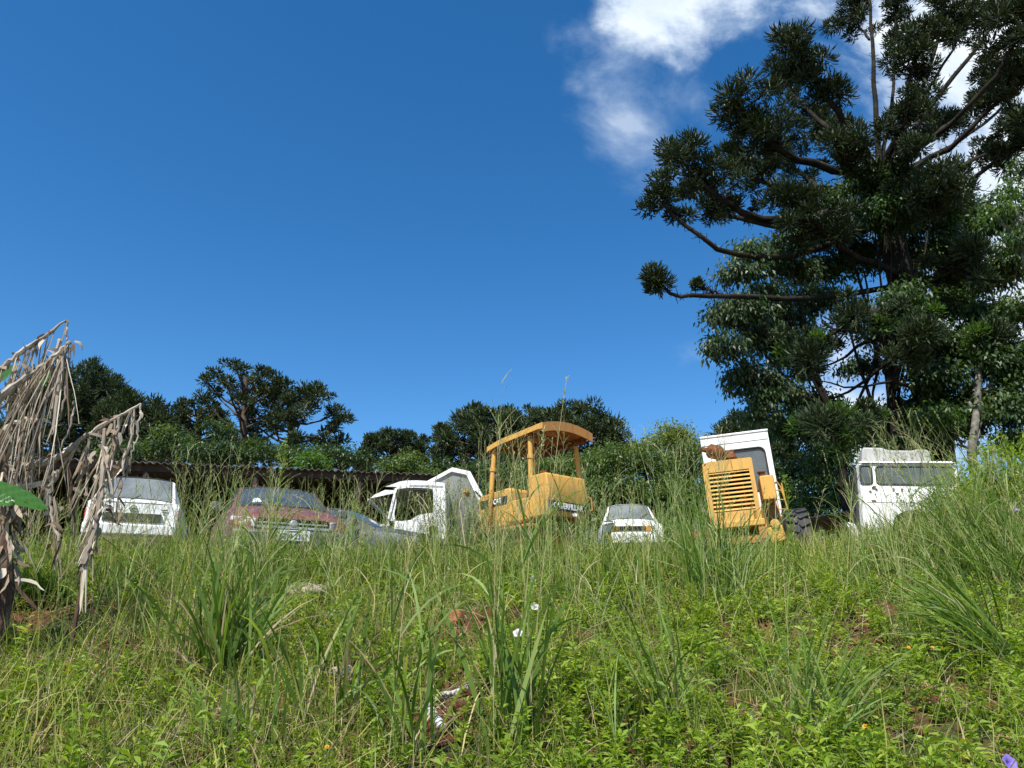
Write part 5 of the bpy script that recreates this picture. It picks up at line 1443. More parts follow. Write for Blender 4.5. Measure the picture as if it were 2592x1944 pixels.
def panicle(F, path, m_seed_i, L=.30, n=9, top=.70, w=.0040):
    """drooping open seed head on the top of every stem path (N,S+1,3)"""
    N_, S1 = path.shape[:2]
    t = top + (1 - top) * rng.random((N_, n)); idx = t * (S1 - 1); i0 = np.clip(idx.astype(int), 0, S1 - 2); fr = (idx - i0)[..., None]
    r = np.arange(N_)[:, None]
    p = path[r, i0] * (1 - fr) + path[r, i0 + 1] * fr
    ax = nrm(path[:, -1] - path[:, -2])[:, None]
    a = rng.random((N_, n)) * 2 * math.pi
    dv = nrm(np.stack([np.cos(a) * .6, np.sin(a) * .6, .2 * np.ones((N_, n))], -1) + ax * 1.1)
    LL_ = L * (1.15 - (t - top) / (1 - top) * .8) * (.6 + .6 * rng.random((N_, n)))
    q = F.ribbons(p.reshape(-1, 3), dv.reshape(-1, 3), LL_.ravel(), w, .9, S=4, shape='stem', rnd=rng.random(N_ * n), m=m_seed_i, cross=False, wob=.05)
    # spikelets
    k = 4; M_ = len(q); tt = .25 + .75 * rng.random((M_, k)); idx = tt * 4; i0 = np.clip(idx.astype(int), 0, 3); fr = (idx - i0)[..., None]
    r = np.arange(M_)[:, None]; s = q[r, i0] * (1 - fr) + q[r, i0 + 1] * fr
    F.leaves(s.reshape(-1, 3), rng.normal(size=(M_ * k, 3)) * .6 + np.array([0, 0, -.6]), .011, .0045, rnd=rng.random(M_ * k), m=m_seed_i)
def spike(F, path, m_i, L=.16):
    N_ = len(path); e = path[:, -1]; d = nrm(path[:, -1] - path[:, -2])
    k = 26; t = rng.random((N_, k)); p = e[:, None] - d[:, None] * (t * L)[..., None]
    F.leaves(p.reshape(-1, 3), (d[:, None] + rng.normal(size=(N_, k, 3)) * .45).reshape(-1, 3), .022, .006, rnd=rng.random(N_ * k), m=m_i, droop=0)
def strips(F, base, d0, L_, W_, bend, m, rb=0.0, S=6):
    F.ribbons(base, d0, L_, W_, bend, S=S, rnd=np.clip(rng.random(len(base)) * .8 + rb, 0, 1), m=m, wob=.02)

def tussock(px, py, label, blades=70, bl=1.0, bw=.014, stems=10, sh=1.5, dry=12, rad=.12, lean=(0, 0), seed=0, drybias=0.0, spikes=3, base=None, spread=.55, group='tussocks of tall grass on the bank'):
    global rng
    keep = rng; rng = np.random.default_rng(500 + seed)
    g = base or G(px, py)
    root = empty('grass_tussock', g, label=label, cat='grass tussock', group=group)
    F = Fol()
    def bs(n): 
        a = rng.random(n) * 2 * math.pi; r = rad * np.sqrt(rng.random(n))
        x = g.x + np.cos(a) * r; y = g.y + np.sin(a) * r
        return np.stack([x, y, gz(x, y) - .01], 1)
    def dd(n, s): return dirs(n, s) + np.array([lean[0], lean[1], 0])
    bw = bw * .82; blades = int(blades * .85); bl = bl * .92
    if blades: strips(F, bs(blades), dd(blades, spread), bl * (.55 + .5 * rng.random(blades)), bw * (.6 + .6 * rng.random(blades)), .35 + 2.0 * rng.random(blades) ** 2, 0, drybias, S=8)
    if dry: strips(F, bs(dry), dd(dry, .9), bl * (.5 + .5 * rng.random(dry)), bw * .55, 1.0, 2, S=5)
    F.build('blades', [m_blade, m_seed, m_straw], root)
    if stems:
        F = Fol()
        b0 = bs(stems); p = F.ribbons(b0, dd(stems, spread * .5), sh * (.75 + .35 * rng.random(stems)), .0045, .22, S=9, shape='stem', cross=True, rnd=rng.random(stems), m=0, wob=.015)
        # leaves held on the stems
        k = 3; t = .15 + .5 * rng.random((stems, k)); i0 = (t * 9).astype(int); q = p[np.arange(stems)[:, None], i0].reshape(-1, 3)
        F.ribbons(q, dirs(len(q), 1.0) + [0, 0, .2], .35 + .3 * rng.random(len(q)), bw * .7, 1.3, S=5, rnd=rng.random(len(q)) * .8, m=2)
        ns = max(1, int(stems * .6)); 
        panicle(F, p[:ns], 1)
        if len(p) > ns: spike(F, p[ns:], 1)
        F.build('seed_stems', [m_stem, m_seed, m_blade], root)
    rng = keep
T_ = [
 (560, 1735, 'dense tussock with broad green blades in the left foreground', dict(blades=110, bl=1.0, bw=.027, stems=5, sh=1.2, dry=26, rad=.12)),
 (440, 1690, 'straw streaked tussock just left of the broad-bladed one', dict(blades=60, bl=1.0, bw=.012, stems=9, sh=1.35, dry=46, rad=.18, drybias=.25)),
 (640, 1560, 'tussock with drooping blades below the maroon car', dict(blades=90, bl=.8, bw=.018, stems=10, sh=1.35, dry=20, rad=.2)),
 (500, 1520, 'tall seeding tussock below the gap between white hatchback and maroon car', dict(blades=60, bl=.9, bw=.012, stems=14, sh=1.5, dry=30, rad=.25, drybias=.2)),
 (330, 1530, 'grassy tussock under the hanging dead banana leaf', dict(blades=110, bl=.6, bw=.014, stems=5, sh=1.0, dry=16, rad=.3)),
 (720, 1465, 'thin seeding tussock in front of the maroon bonnet', dict(blades=40, bl=.7, bw=.010, stems=15, sh=1.35, dry=20, rad=.3)),
 (840, 1475, 'thin arching tussock in front of the grey car', dict(blades=46, bl=.6, bw=.010, stems=14, sh=1.35, dry=14, rad=.3)),
 (940, 1500, 'low fine tussock below the grey car bonnet', dict(blades=70, bl=.5, bw=.008, stems=8, sh=1.0, dry=16, rad=.3)),
 (1245, 1470, 'tall feathery tussock left of the bulldozer posts', dict(blades=70, bl=1.0, bw=.011, stems=26, sh=2.0, dry=12, rad=.3, spread=.5)),
 (1390, 1480, 'broad-bladed tussock in front of the bulldozer tank', dict(blades=75, bl=1.15, bw=.020, stems=12, sh=1.85, dry=8, rad=.3)),
 (1485, 1470, 'upright tussock between bulldozer and small white car', dict(blades=80, bl=1.0, bw=.017, stems=8, sh=1.6, dry=8, rad=.2)),
 (1725, 1480, 'fine arching tussock left of the loader grille', dict(blades=100, bl=1.2, bw=.011, stems=18, sh=1.75, dry=10, rad=.28)),
 (1815, 1555, 'big upright green tussock in front of the loader', dict(blades=150, bl=1.15, bw=.019, stems=12, sh=1.6, dry=12, rad=.24, spread=.35)),
 (2060, 1500, 'small tussock in front of the big tyre', dict(blades=50, bl=.32, bw=.012, stems=2, sh=.8, dry=8, rad=.25)),
 (2240, 1500, 'upright broad-bladed tussock in front of the old truck', dict(blades=110, bl=.85, bw=.019, stems=9, sh=1.55, dry=8, rad=.26)),
 (2400, 1480, 'leaning seeding tussock before the right half of the old truck', dict(blades=120, bl=1.05, bw=.013, stems=18, sh=1.7, dry=8, rad=.35, lean=(-.15, 0))),
 (2560, 1480, 'tall leaning tussock at the right edge near the top of the bank', dict(blades=170, bl=1.2, bw=.016, stems=20, sh=1.7, dry=10, rad=.4, lean=(-.3, 0))),
 (2560, 1700, 'large glossy tussock fanning left at the right edge', dict(blades=140, bl=1.15, bw=.016, stems=4, sh=1.2, dry=10, rad=.12, lean=(-.55, .1))),
 (2070, 1890, 'sprawling tussock with blades flopping right in the lower right', dict(blades=90, bl=.75, bw=.015, stems=4, sh=1.0, dry=18, rad=.16, lean=(.25, 0), spread=.9)),
 (1730, 1870, 'loose tussock of long leaning blades, lower centre right', dict(blades=22, bl=1.0, bw=.020, stems=5, sh=1.15, dry=4, rad=.1, lean=(-.25, .1), spread=.35)),
 (1300, 1930, 'tall blue-green tussock in the centre foreground', dict(blades=34, bl=1.2, bw=.028, stems=6, sh=1.75, dry=3, rad=.13, spread=.35)),
 (1040, 1940, 'folded blade tussock with reddish stems, lower centre', dict(blades=22, bl=.85, bw=.024, stems=4, sh=1.3, dry=6, rad=.16, spread=.5)),
 (830, 1850, 'sparse tall tussock between foreground stones', dict(blades=24, bl=.9, bw=.026, stems=4, sh=1.2, dry=8, rad=.16)),
 (610, 1935, 'young bright tussock at the bottom edge, left of centre', dict(blades=34, bl=.55, bw=.028, stems=2, sh=1.0, dry=10, rad=.2)),
 (200, 1800, 'thin straggling tussock in the lower left', dict(blades=40, bl=.6, bw=.012, stems=4, sh=1.0, dry=16, rad=.25)),
 (1560, 1930, 'low drooping tussock at the bottom edge, right of centre', dict(blades=26, bl=.5, bw=.016, stems=1, sh=.9, dry=6, rad=.2)),
 (2300, 1640, 'small yellowish tussock on the bare soil at right', dict(blades=60, bl=.42, bw=.010, stems=2, sh=.7, dry=12, rad=.15)),
]
for i, (a_, c_, lab, kw) in enumerate(T_): tussock(a_, c_, lab, seed=i, **kw)

# thin seeding grass standing all along the top of the bank
F = Fol()
n = 700
y = 6.6 + 2.6 * rng.random(n); x = (rng.random(n) * 2 - 1) * (y * .70 + .3)
k_ = ~((x / y > .31) & (x / y < .44)) | (rng.random(n) < .25); x, y = x[k_], y[k_]; n = len(x)
p = F.ribbons(np.stack([x, y, gz(x, y)], 1), dirs(n, .35), .55 + .75 * rng.random(n) ** 1.3, .0042, .25, S=8, shape='stem', cross=True, wob=.02, rnd=rng.random(n))
panicle(F, p[:260], 1, L=.18, n=9)
spike(F, p[260:460], 1, .11)
q = p[:, 2]; F.ribbons(q, dirs(n, 1.0), .3, .007, 1.2, S=4, m=2)
tag(F.build('seeding_grass', [m_stem, m_seed, m_blade]), 'thin seeding grass stems along the top of the bank', 'grass', kind='stuff')

# taller pale green stand of stems and blades in front of the left-hand cars and the bulldozer
F = Fol()
xs = []; ys = []
for x0_, x1_, k in ((-4.9, -.6, 230), (-.6, 1.3, 120), (1.6, 2.5, 60), (3.0, 6.4, 120)):
    y = 6.3 + 2.1 * rng.random(k); u = x0_ + (x1_ - x0_) * rng.random(k); xs.append(u * y / 7.4); ys.append(y)
x = np.concatenate(xs); y = np.concatenate(ys); n = len(x)
b0 = np.stack([x, y, gz(x, y)], 1)
p = F.ribbons(b0, dirs(n, .4), .55 + .65 * rng.random(n) ** 1.2, .0055, .3 + .4 * rng.random(n), S=8, shape='stem', cross=True, wob=.025, rnd=np.clip(.25 + .6 * rng.random(n), 0, 1))
k_ = rng.permutation(n); panicle(F, p[k_[:170]], 1, L=.20, n=8); spike(F, p[k_[170:300]], 1, .10)
for lv in (1, 3):
    F.ribbons(p[:, lv], dirs(n, 1.1), .28 + .22 * rng.random(n), .010, .6 + 1.4 * rng.random(n), S=6, m=2, rnd=np.clip(.2 + .75 * rng.random(n), 0, 1))
tag(F.build('tall_seeding_grass', [m_stem, m_seed, m_blade]), 'tall pale green seeding grass standing in front of the vehicles', 'grass', kind='stuff')

# fine-stemmed weed bushes
m_fine = leaf_mat('fine_weed_foliage', [(0, (.045, .070, .020)), (.5, (.095, .130, .040)), (1, (.17, .20, .075))], .3, .55, .3)
def weed_bush(px, py, h, w, label, n=90, seed=0, leaf=.022, mat=None, D=None):
    global rng
    keep = rng; rng = np.random.default_rng(900 + seed)
    if D: v = P(px, 1400, D); g = Vector((v.x, D, gz1(v.x, D)))
    else: g = G(px, py)
    root = empty('weed_bush', g, label=label, cat='weed bush', group='fine weedy bushes near the top of the bank')
    F = Fol()
    b0 = np.array([[g.x, g.y, g.z]]) + rng.normal(size=(n, 3)) * [w * .3, w * .25, .0]
    d0 = dirs(n, w / h * .9)
    p = F.ribbons(b0, d0, h * (.55 + .5 * rng.random(n)), .004, -.2, S=6, shape='stem', cross=True, wob=.06, rnd=.4)
    k = 8; i0 = rng.integers(1, 6, (n, k)); b1 = p[np.arange(n)[:, None], i0].reshape(-1, 3)
    p2 = F.ribbons(b1, dirs(len(b1), 1.0), h * .22 * (.5 + rng.random(len(b1))), .0025, -.2, S=3, shape='stem', wob=.1, rnd=.6)
    k = 9; t = rng.random((len(p2), k)) * 3; i0 = np.clip(t.astype(int), 0, 2); fr = (t - i0)[..., None]; r = np.arange(len(p2))[:, None]
    q = (p2[r, i0] * (1 - fr) + p2[r, i0 + 1] * fr).reshape(-1, 3)
    F.leaves(q, rng.normal(size=q.shape) + [0, 0, .5], leaf * (.6 + .8 * rng.random(len(q))), leaf * .30, rnd=rng.random(len(q)))
    F.build('foliage', mat or m_fine, root)
    rng = keep
weed_bush(1160, 0, 1.30, .85, 'fine feathery weed bush in front of the truck cab', 120, 1, D=8.9)
weed_bush(1245, 0, .80, .6, 'feathery weed bush left of the bulldozer', 100, 2, D=9.3)
weed_bush(1040, 0, .70, .5, 'thin weed bush under the open cab door', 60, 3, D=9.0)
weed_bush(455, 0, .55, .4, 'thin dark weed bush beside the white hatchback', 50, 4, D=9.0)
weed_bush(2500, 0, 1.05, .8, 'tall leafy weed bush at the far right of the truck', 110, 5, leaf=.05, mat=m_weed, D=9.6)
weed_bush(2575, 0, 1.25, .8, 'tall leafy weed bush on the right edge of the picture', 110, 6, leaf=.06, mat=m_weed, D=8.6)
weed_bush(2420, 0, .9, .5, 'bright leafy weed bush before the truck window end', 50, 7, leaf=.06, mat=m_bright, D=10.0)
weed_bush(1530, 0, .50, .35, 'brownish weed bush by the rusty corner of the small car', 60, 8, mat=m_straw, D=11.5)
weed_bush(110, 0, .35, .5, 'low bright weed bush at the foot of the banana plant', 90, 9, leaf=.04, mat=m_weed, D=7.2)

# tall single weeds
def tall_weed(px, D, top_py, label, seed, lw=.16, leaf=.085, n=120, flowers=0):
    global rng
    keep = rng; rng = np.random.default_rng(1300 + seed)
    v = P(px, 1400, D); g = Vector((v.x, D, gz1(v.x, D))); tz = P(px, top_py, D).z
    root = empty('tall_weed', g, label=label, cat='weed', group='single tall weeds on the top of the bank')
    F = Fol(); h = tz - g.z
    p = F.ribbons([tuple(g)], [(rng.normal() * .03, 0, 1)], h, .014, .03, S=12, shape='stem', cross=True, rnd=.3)[0]
    t = rng.random(n) * .93 + .07; q = np.stack([np.interp(t, np.linspace(0, 1, 13), p[:, a]) for a in range(3)], 1)
    a = rng.random(n) * 6.283; dv = np.stack([np.cos(a), np.sin(a), .9 + .5 * t], 1)
    L_ = leaf * np.interp(t, [0, .5, .8, 1], [1.1, 1.1, .8, .35]) * (.7 + .6 * rng.random(n))
    F.leaves(q, dv, L_, L_ * lw, rnd=.3 + .5 * rng.random(n), droop=.1)
    m = 26; t = .74 + .26 * rng.random(m); q = np.stack([np.interp(t, np.linspace(0, 1, 13), p[:, a_]) for a_ in range(3)], 1)
    a = rng.random(m) * 6.283; L2_ = .13 * (1.12 - (t - .74) / .26)
    tw = F.ribbons(q, np.stack([np.cos(a), np.sin(a), .8 * np.ones(m)], 1), L2_, .003, -.4, S=3, shape='stem', rnd=.4)
    for _ in range(3):
        e = tw[:, -1] + rng.normal(size=(m, 3)) * .012
        F.leaves(e, rng.normal(size=(m, 3)) + [0, 0, 1], .016, .012, rnd=.9)
    F.build('stalk_and_leaves', m_weed, root)
    rng = keep
tall_weed(688, 7.6, 1108, 'tall bright green leafy stalk in front of the maroon windscreen', 1)
tall_weed(2010, 8.2, 1205, 'tall leafy stalk in front of the shed between loader and truck', 2, n=90)
tall_weed(885, 8.2, 1265, 'short leafy stalk in front of the grey car', 3, n=60)
tall_weed(1965, 8.6, 1330, 'short dark leafy stalk by the loader hitch', 4, n=60)

# nodding dead thistle head left of the bulldozer
g = G(1195, 1500)
th = empty('dead_thistle', g, label='dry nodding pale stalk with a golden flower head left of the bulldozer', cat='thistle')
def pw(px, py): return P(px, py, g.y) - g
pts = [Vector((0, 0, 0)), pw(1185, 1430), pw(1176, 1370), pw(1166, 1300), pw(1163, 1275), pw(1168, 1262), pw(1176, 1256)]
mb = MB(); mb.tube(pts, [.008, .007, .006, .006, .006, .006, .005], 6); mb.build('stalk', m_strawsolid := surf('pale_straw_stalk', [(.3, (.35, .28, .16)), (.7, (.5, .42, .27))], 20, .8), th)
F = Fol(); hc = P(1181, 1248, g.y)
F.leaves(np.array(hc)[None] + rng.normal(size=(120, 3)) * .016, rng.normal(size=(120, 3)) + [.3, 0, .3], .04, .012, rnd=rng.random(120))
F.build('flower_head', leaf_mat('golden_bracts', [(0, (.35, .24, .08)), (1, (.65, .52, .24))], .2, .7), th)

# ============================================================ dead banana plant on the left
m_dead = surf('dead_banana_fibre', [(.25, (.10, .075, .055)), (.5, (.30, .25, .20)), (.7, (.50, .44, .36)), (.85, (.62, .57, .50))], 6, .85, bump=.6, bscale=30, stretch=(1, 1, .25), spec=.2)
m_deaddark = surf('rotting_banana_stem', [(.25, (.035, .020, .016)), (.5, (.10, .06, .045)), (.66, (.24, .18, .14)), (.85, (.50, .45, .38))], 9, .9, bump=.8, bscale=30, stretch=(1, 1, .3), spec=.2)
m_dead2 = leaf_mat('dry_banana_strips', [(0, (.12, .075, .050)), (.4, (.30, .235, .165)), (.75, (.50, .42, .32)), (1, (.68, .62, .52))], .15, .8, .2, nscale=6, namp=.2, tcol=(1.1, 1, .8))
m_banana = leaf_mat('banana_leaf', [(0, (.04, .13, .02)), (.5, (.07, .19, .035)), (1, (.12, .26, .05))], .4, .3, .5)
def banana(label, Dq, midribs, seed, trunk=None, name='dead_banana_plant'):
    global rng
    keep = rng; rng = np.random.default_rng(seed)
    g = G(*trunk[0]) if trunk else G(60, 1500)
    g = Vector((P(trunk[0][0], 1500, Dq).x, Dq, 0)); g.z = gz1(g.x, g.y)
    root = empty(name, g, label=label, cat='banana plant')
    if trunk:
        mb = MB(); pts = [Vector((0, 0, -.1))] + [P(a, b_, Dq) - g for a, b_ in trunk[1:]]
        mb.tube(pts, np.linspace(trunk_r, trunk_r * .55, len(pts)), 10); mb.build('stem', m_deaddark, root)
    if trunk and trunk_r > .03:
        F = Fol(); tp = np.array([tuple(P(a, b_, Dq)) for a, b_ in trunk[1:]]); k = 150; s = rng.random(k) * .95
        b0 = np.stack([np.interp(s, np.linspace(0, 1, len(tp)), tp[:, a]) for a in range(3)], 1); az = rng.random(k) * 6.283
        b0 = b0 + np.stack([np.cos(az), np.sin(az), 0 * az], 1) * trunk_r * .9
        F.ribbons(b0, np.stack([np.cos(az) * .5, np.sin(az) * .5, rng.normal(size=k) * .5 - .9], 1), .06 + .30 * rng.random(k), .018 + .03 * rng.random(k), .5, S=5, wob=.22, rnd=rng.random(k))
        F.build('sheath_scraps', m_dead2, root)
    for mr, r0, nstrip, Lr, r1 in midribs:
        pts = [P(*p) - g for p in mr]
        # smooth the path
        q = np.array([tuple(p) for p in pts]); tt = np.linspace(0, 1, len(q)); t2 = np.linspace(0, 1, len(q) * 4)
        q2 = np.stack([np.interp(t2, tt, q[:, a]) for a in range(3)], 1); q2[1:-1] += rng.normal(size=q2[1:-1].shape) * .006
        mb = MB(); mb.tube([Vector(v) for v in q2], np.linspace(r0, r1, len(q2)) * (1 + .15 * rng.normal(size=len(q2))), 7); lf = mb.build('leaf_stalk', m_dead, root)
        if nstrip:
            F = Fol()
            s = rng.random(nstrip) ** .8; b0 = np.stack([np.interp(s, t2, q2[:, a]) for a in range(3)], 1)
            b0 = b0 + rng.normal(size=b0.shape) * .012
            dv = np.stack([rng.normal(size=nstrip) * .16 - .10, rng.normal(size=nstrip) * .16, -np.ones(nstrip)], 1)
            L_ = rng.uniform(Lr[0], Lr[1], nstrip)
            F.ribbons(b0, dv, L_, .008 + .020 * rng.random(nstrip) ** 2, .5, S=10, wob=.06, shape='blade', cross=False, rnd=rng.random(nstrip))
            F.ribbons(b0, dv + rng.normal(size=(nstrip, 3)) * .1, L_ * .95, .008 + .010 * rng.random(nstrip), .4, S=10, wob=.03, shape='stem', cross=True, rnd=.4 + .6 * rng.random(nstrip))
            # ragged scraps
            k = int(nstrip * 1.5); s = rng.random(k); bb = np.stack([np.interp(s, t2, q2[:, a]) for a in range(3)], 1) + rng.normal(size=(k, 3)) * [.03, .03, .02]
            F.ribbons(bb, rng.normal(size=(k, 3)) - [0, 0, .8], .05 + .09 * rng.random(k), .03, 1.2, S=3, wob=.3, rnd=rng.random(k))
            v_off = np.array(g)
            F.v = [v + v_off for v in F.v]
            F.build('leaf_strips', m_dead2, root)
    rng = keep
    return root, g
trunk_r = .065
banana('dead banana plant with grey-brown shredded leaves hanging at the left edge', 5.6, [
    ([(-60, 990, 5.6), (0, 940, 5.6), (50, 893, 5.6), (100, 862, 5.6), (166, 812, 5.6)], .034, 15, (.35, .8), .008),
    ([(166, 812, 5.6), (171, 822, 5.6), (169, 862, 5.6)], .010, 0, (0, 0), .008),
    ([(-60, 1060, 5.5), (0, 1005, 5.5), (60, 960, 5.5), (110, 925, 5.5), (150, 895, 5.5), (178, 866, 5.5)], .036, 24, (.75, 1.30), .016),
    ([(60, 1180, 5.7), (130, 1170, 5.7), (170, 1145, 5.7), (205, 1112, 5.7), (255, 1078, 5.7), (310, 1050, 5.7), (357, 1022, 5.7)], .036, 10, (.35, .72), .010),
    ([(-20, 1120, 5.9), (20, 1080, 5.9), (60, 1060, 5.9), (110, 1065, 5.9)], .028, 16, (.6, 1.1), .010),
    ([(357, 1022, 5.7), (355, 1060, 5.7), (345, 1115, 5.7), (330, 1165, 5.7)], .009, 0, (0, 0), .006),
    ([(150, 860, 5.5), (146, 900, 5.5), (140, 980, 5.5), (128, 1060, 5.5)], .013, 0, (0, 0), .008),
    ([(168, 880, 5.45), (150, 960, 5.45), (105, 1025, 5.45)], .013, 0, (0, 0), .009),
    ([(175, 880, 5.5), (166, 990, 5.5), (150, 1060, 5.5), (132, 1100, 5.5)], .010, 0, (0, 0), .007),
    ([(188, 1015, 5.55), (186, 1050, 5.55), (155, 1135, 5.55)], .009, 0, (0, 0), .006),
    ], 41, [(15, 1560), (14, 1500), (10, 1380), (8, 1250), (0, 1120)])
trunk_r = .016
banana('rotten pale banana leaf bundle trailing down the bank below the bent stalk', 5.5, [
    ([(265, 1085, 5.6), (262, 1150, 5.6), (258, 1230, 5.55), (250, 1300, 5.5), (235, 1360, 5.5), (212, 1430, 5.45)], .014, 30, (.12, .42), .022),
    ([(300, 1060, 5.6), (292, 1120, 5.6), (278, 1180, 5.6)], .010, 10, (.10, .35), .008),
    ([(340, 1035, 5.6), (330, 1110, 5.6), (318, 1160, 5.6), (305, 1215, 5.6), (302, 1290, 5.6)], .011, 10, (.10, .22), .007),
    ([(150, 1190, 5.6), (120, 1240, 5.6), (130, 1300, 5.6), (148, 1370, 5.6)], .014, 12, (.15, .45), .010),
    ([(225, 1110, 5.65), (222, 1180, 5.65), (218, 1250, 5.65)], .010, 10, (.15, .4), .006),
    ], 42, [(205, 1500), (214, 1440), (225, 1390)], name='banana_leaf_bundle')
# scraps of sheath peeling off the stem
# green banana leaves
def bleaf(p0, p1, Wd, label, droop, seed):
    g = Vector(p0); root = g
    d = Vector(p1) - g; L_ = d.length; n = 16; m = 6
    vs = []; fs = []
    dn = d.normalized(); sd = dn.cross(Vector((0, 0, 1))).normalized(); up = sd.cross(dn)
    tilt = Matrix.Rotation(R(seed), 3, dn)
    sd = tilt @ sd; up = tilt @ up
    for i in range(n + 1):
        t = i / n; w = Wd * (math.sin(math.pi * min(1, t * .93 + .07)) ** .55) * .5
        c = dn * (L_ * t) - Vector((0, 0, 1)) * droop * t * t
        for j in range(-m, m + 1):
            u = j / m
            vs.append(c + sd * w * u + up * (abs(u) * w * .35 + .006 * math.sin(i * 2.1 + j * 1.3)))
    K = 2 * m + 1
    for i in range(n):
        for j in range(K - 1): fs.append((i * K + j, i * K + j + 1, (i + 1) * K + j + 1, (i + 1) * K + j))
    mb = MB(); mb.add(vs, fs); o_ = mb.build('banana_leaf', m_banana, None, smooth=60); o_.location = g
    tag(o_, label, 'banana leaf', 'green banana leaves at the left edge')
    at = o_.data.attributes.new('rnd', 'FLOAT', 'POINT'); at.data.foreach_set('value', [.5] * len(vs))
    mb = MB(); mb.tube([dn * (L_ * t / 8) - Vector((0, 0, 1)) * droop * (t / 8) ** 2 - up * .004 for t in range(9)], np.linspace(.009, .003, 9), 5); mb.build('midrib', m_banana, o_)
bleaf(P(-60, 1225, 5.1), P(120, 1292, 5.3), .17, 'wide green banana leaf pointing right at the left edge', .0, 50)
bleaf(P(-50, 1262, 4.95), P(38, 1275, 5.0), .11, 'small lighter green banana leaf tip below the wide one', .0, 60)
bleaf(P(-50, 1000, 5.9), P(48, 925, 5.9), .16, 'green banana leaf behind the dead stalks near the top', .0, 70)
bleaf(P(95, 985, 6.0), P(128, 935, 6.0), .12, 'rounded scrap of green banana leaf between dead stalks', .0, 80)
# unseen living banana plants, added beyond the left edge to shade the hollow
def shade_banana(bx_, by_, h, seed, label):
    r = np.random.default_rng(seed)
    g = Vector((bx_, by_, gz1(bx_, by_)))
    root = empty('shade_banana_plant', g, label=label, cat='banana plant', group='unseen banana plants added beyond the left edge for shade')
    mb = MB(); mb.tube([(0, 0, -.1), (.02, 0, h * .4), (.0, .03, h * .75)], [.12, .10, .07], 12); mb.build('stem', m_deaddark, root)
    for k in range(8):
        az = k * 2.4 + r.uniform(0, .5); el = r.uniform(.35, 1.1); L_ = r.uniform(1.1, 1.5); W_ = r.uniform(.34, .46)
        n = 18; m = 5; vs = []; fs = []
        p = Vector((0, 0, h * .72)); e = el; pts = [p.copy()]
        for i in range(n + 1):
            d = Vector((math.cos(az) * math.cos(e), math.sin(az) * math.cos(e), math.sin(e)))
            sd = Vector((-math.sin(az), math.cos(az), 0)); up = sd.cross(d)
            t_ = i / n; w = W_ * .5 * max(.02, math.sin(math.pi * min(1, max(0, (t_ - .12) / .88) * .95 + .03)) ** .6)
            for j in range(-m, m + 1):
                u = j / m; vs.append(p + sd * w * u - up * (abs(u) * w * .3))
            p = p + d * L_ / n; e -= (el + .5) / n * 1.1; pts.append(p.copy())
        K_ = 2 * m + 1
        for i in range(n):
            for j in range(K_ - 1):
                if r.random() < .06: continue
                fs.append((i * K_ + j, i * K_ + j + 1, (i + 1) * K_ + j + 1, (i + 1) * K_ + j))
        mb = MB(); mb.add(vs, fs); o_ = mb.build('leaf', m_banana, root, smooth=60)
        at = o_.data.attributes.new('rnd', 'FLOAT', 'POINT'); at.data.foreach_set('value', [.5] * len(vs))
shade_banana(-5.25, 4.9, 2.6, 61, 'unseen banana plant added for shade just outside the left edge, nearer clump')
shade_banana(-5.75, 5.6, 2.9, 62, 'unseen banana plant added for shade behind the nearer clump, left edge')
weed_bush(20, 0, .5, .4, 'green vine tangle around the dead banana stem', 60, 12, leaf=.05, mat=m_weed, D=6.0)

# ============================================================ stones, clods, sticks, flowers
m_stone = surf('pale_stone', [(.3, (.22, .17, .13)), (.55, (.38, .31, .25)), (.75, (.50, .44, .38))], 9, .95, bump=.7, bscale=40, spec=.2)
m_brick = surf('red_clay_lump', [(.3, (.16, .06, .03)), (.6, (.30, .12, .055)), (.8, (.40, .19, .10))], 9, .95, bump=.7, bscale=40, spec=.2)
m_tan = surf('tan_stone', [(.3, (.30, .16, .09)), (.6, (.46, .27, .16)), (.8, (.55, .36, .24))], 9, .95, bump=.6, bscale=40, spec=.2)
m_lichen = surf('white_flaking_bark', [(.42, (.03, .026, .022)), (.50, (.25, .23, .21)), (.60, (.66, .66, .64))], 26, .9, bump=.8, bscale=60)
def rock(px, py, size, label, mat, name='stone', cat='stone', seed=0, flat=.5, rot=0, lift=0.0, group='stones and clods on the bank'):
    g = G(px, py); r = np.random.default_rng(seed)
    b = bmesh.new(); bmesh.ops.create_icosphere(b, subdivisions=3, radius=1)
    k1 = r.normal(size=(9, 3)); k1 /= np.linalg.norm(k1, axis=1)[:, None]; off = .62 + .25 * r.random(9)
    for v in b.verts:
        p = np.array(v.co)
        m_ = max((k1 @ p) / off)
        if m_ > 1: p = p / m_
        p *= 1 + .04 * math.sin(p[0] * 7 + seed) + .03 * math.sin(p[1] * 11)
        v.co = Vector((p[0] * size[0], p[1] * size[1], p[2] * size[2]))
    me = bpy.data.meshes.new(name); b.to_mesh(me); b.free(); me.materials.append(mat); me.shade_smooth(); me.set_sharp_from_angle(angle=R(25))
    o_ = bpy.data.objects.new(name, me); col.objects.link(o_); o_.location = g + Vector((0, 0, size[2] * .55 + lift + .025)); o_.rotation_euler = (R(12), R(r.uniform(-8, 8)), R(rot))
    tag(o_, label, cat, group); return o_
rock(770, 1522, (.23, .16, .095), 'large flat pale stone in the grass below the maroon car', m_stone, seed=1, rot=8)
rock(838, 1588, (.055, .05, .075), 'small upright pale stone below the flat stone', m_stone, seed=2)
rock(862, 1730, (.085, .06, .055), 'pale stone in the left centre foreground', m_stone, seed=3, rot=20)
rock(1205, 1505, (.08, .06, .05), 'rounded reddish clod highest on the slope', m_brick, name='clay_clod', cat='clod', seed=4)
rock(1150, 1590, (.075, .06, .075), 'large broken red clod in the hollow, centre', m_brick, name='clay_clod', cat='clod', seed=5)
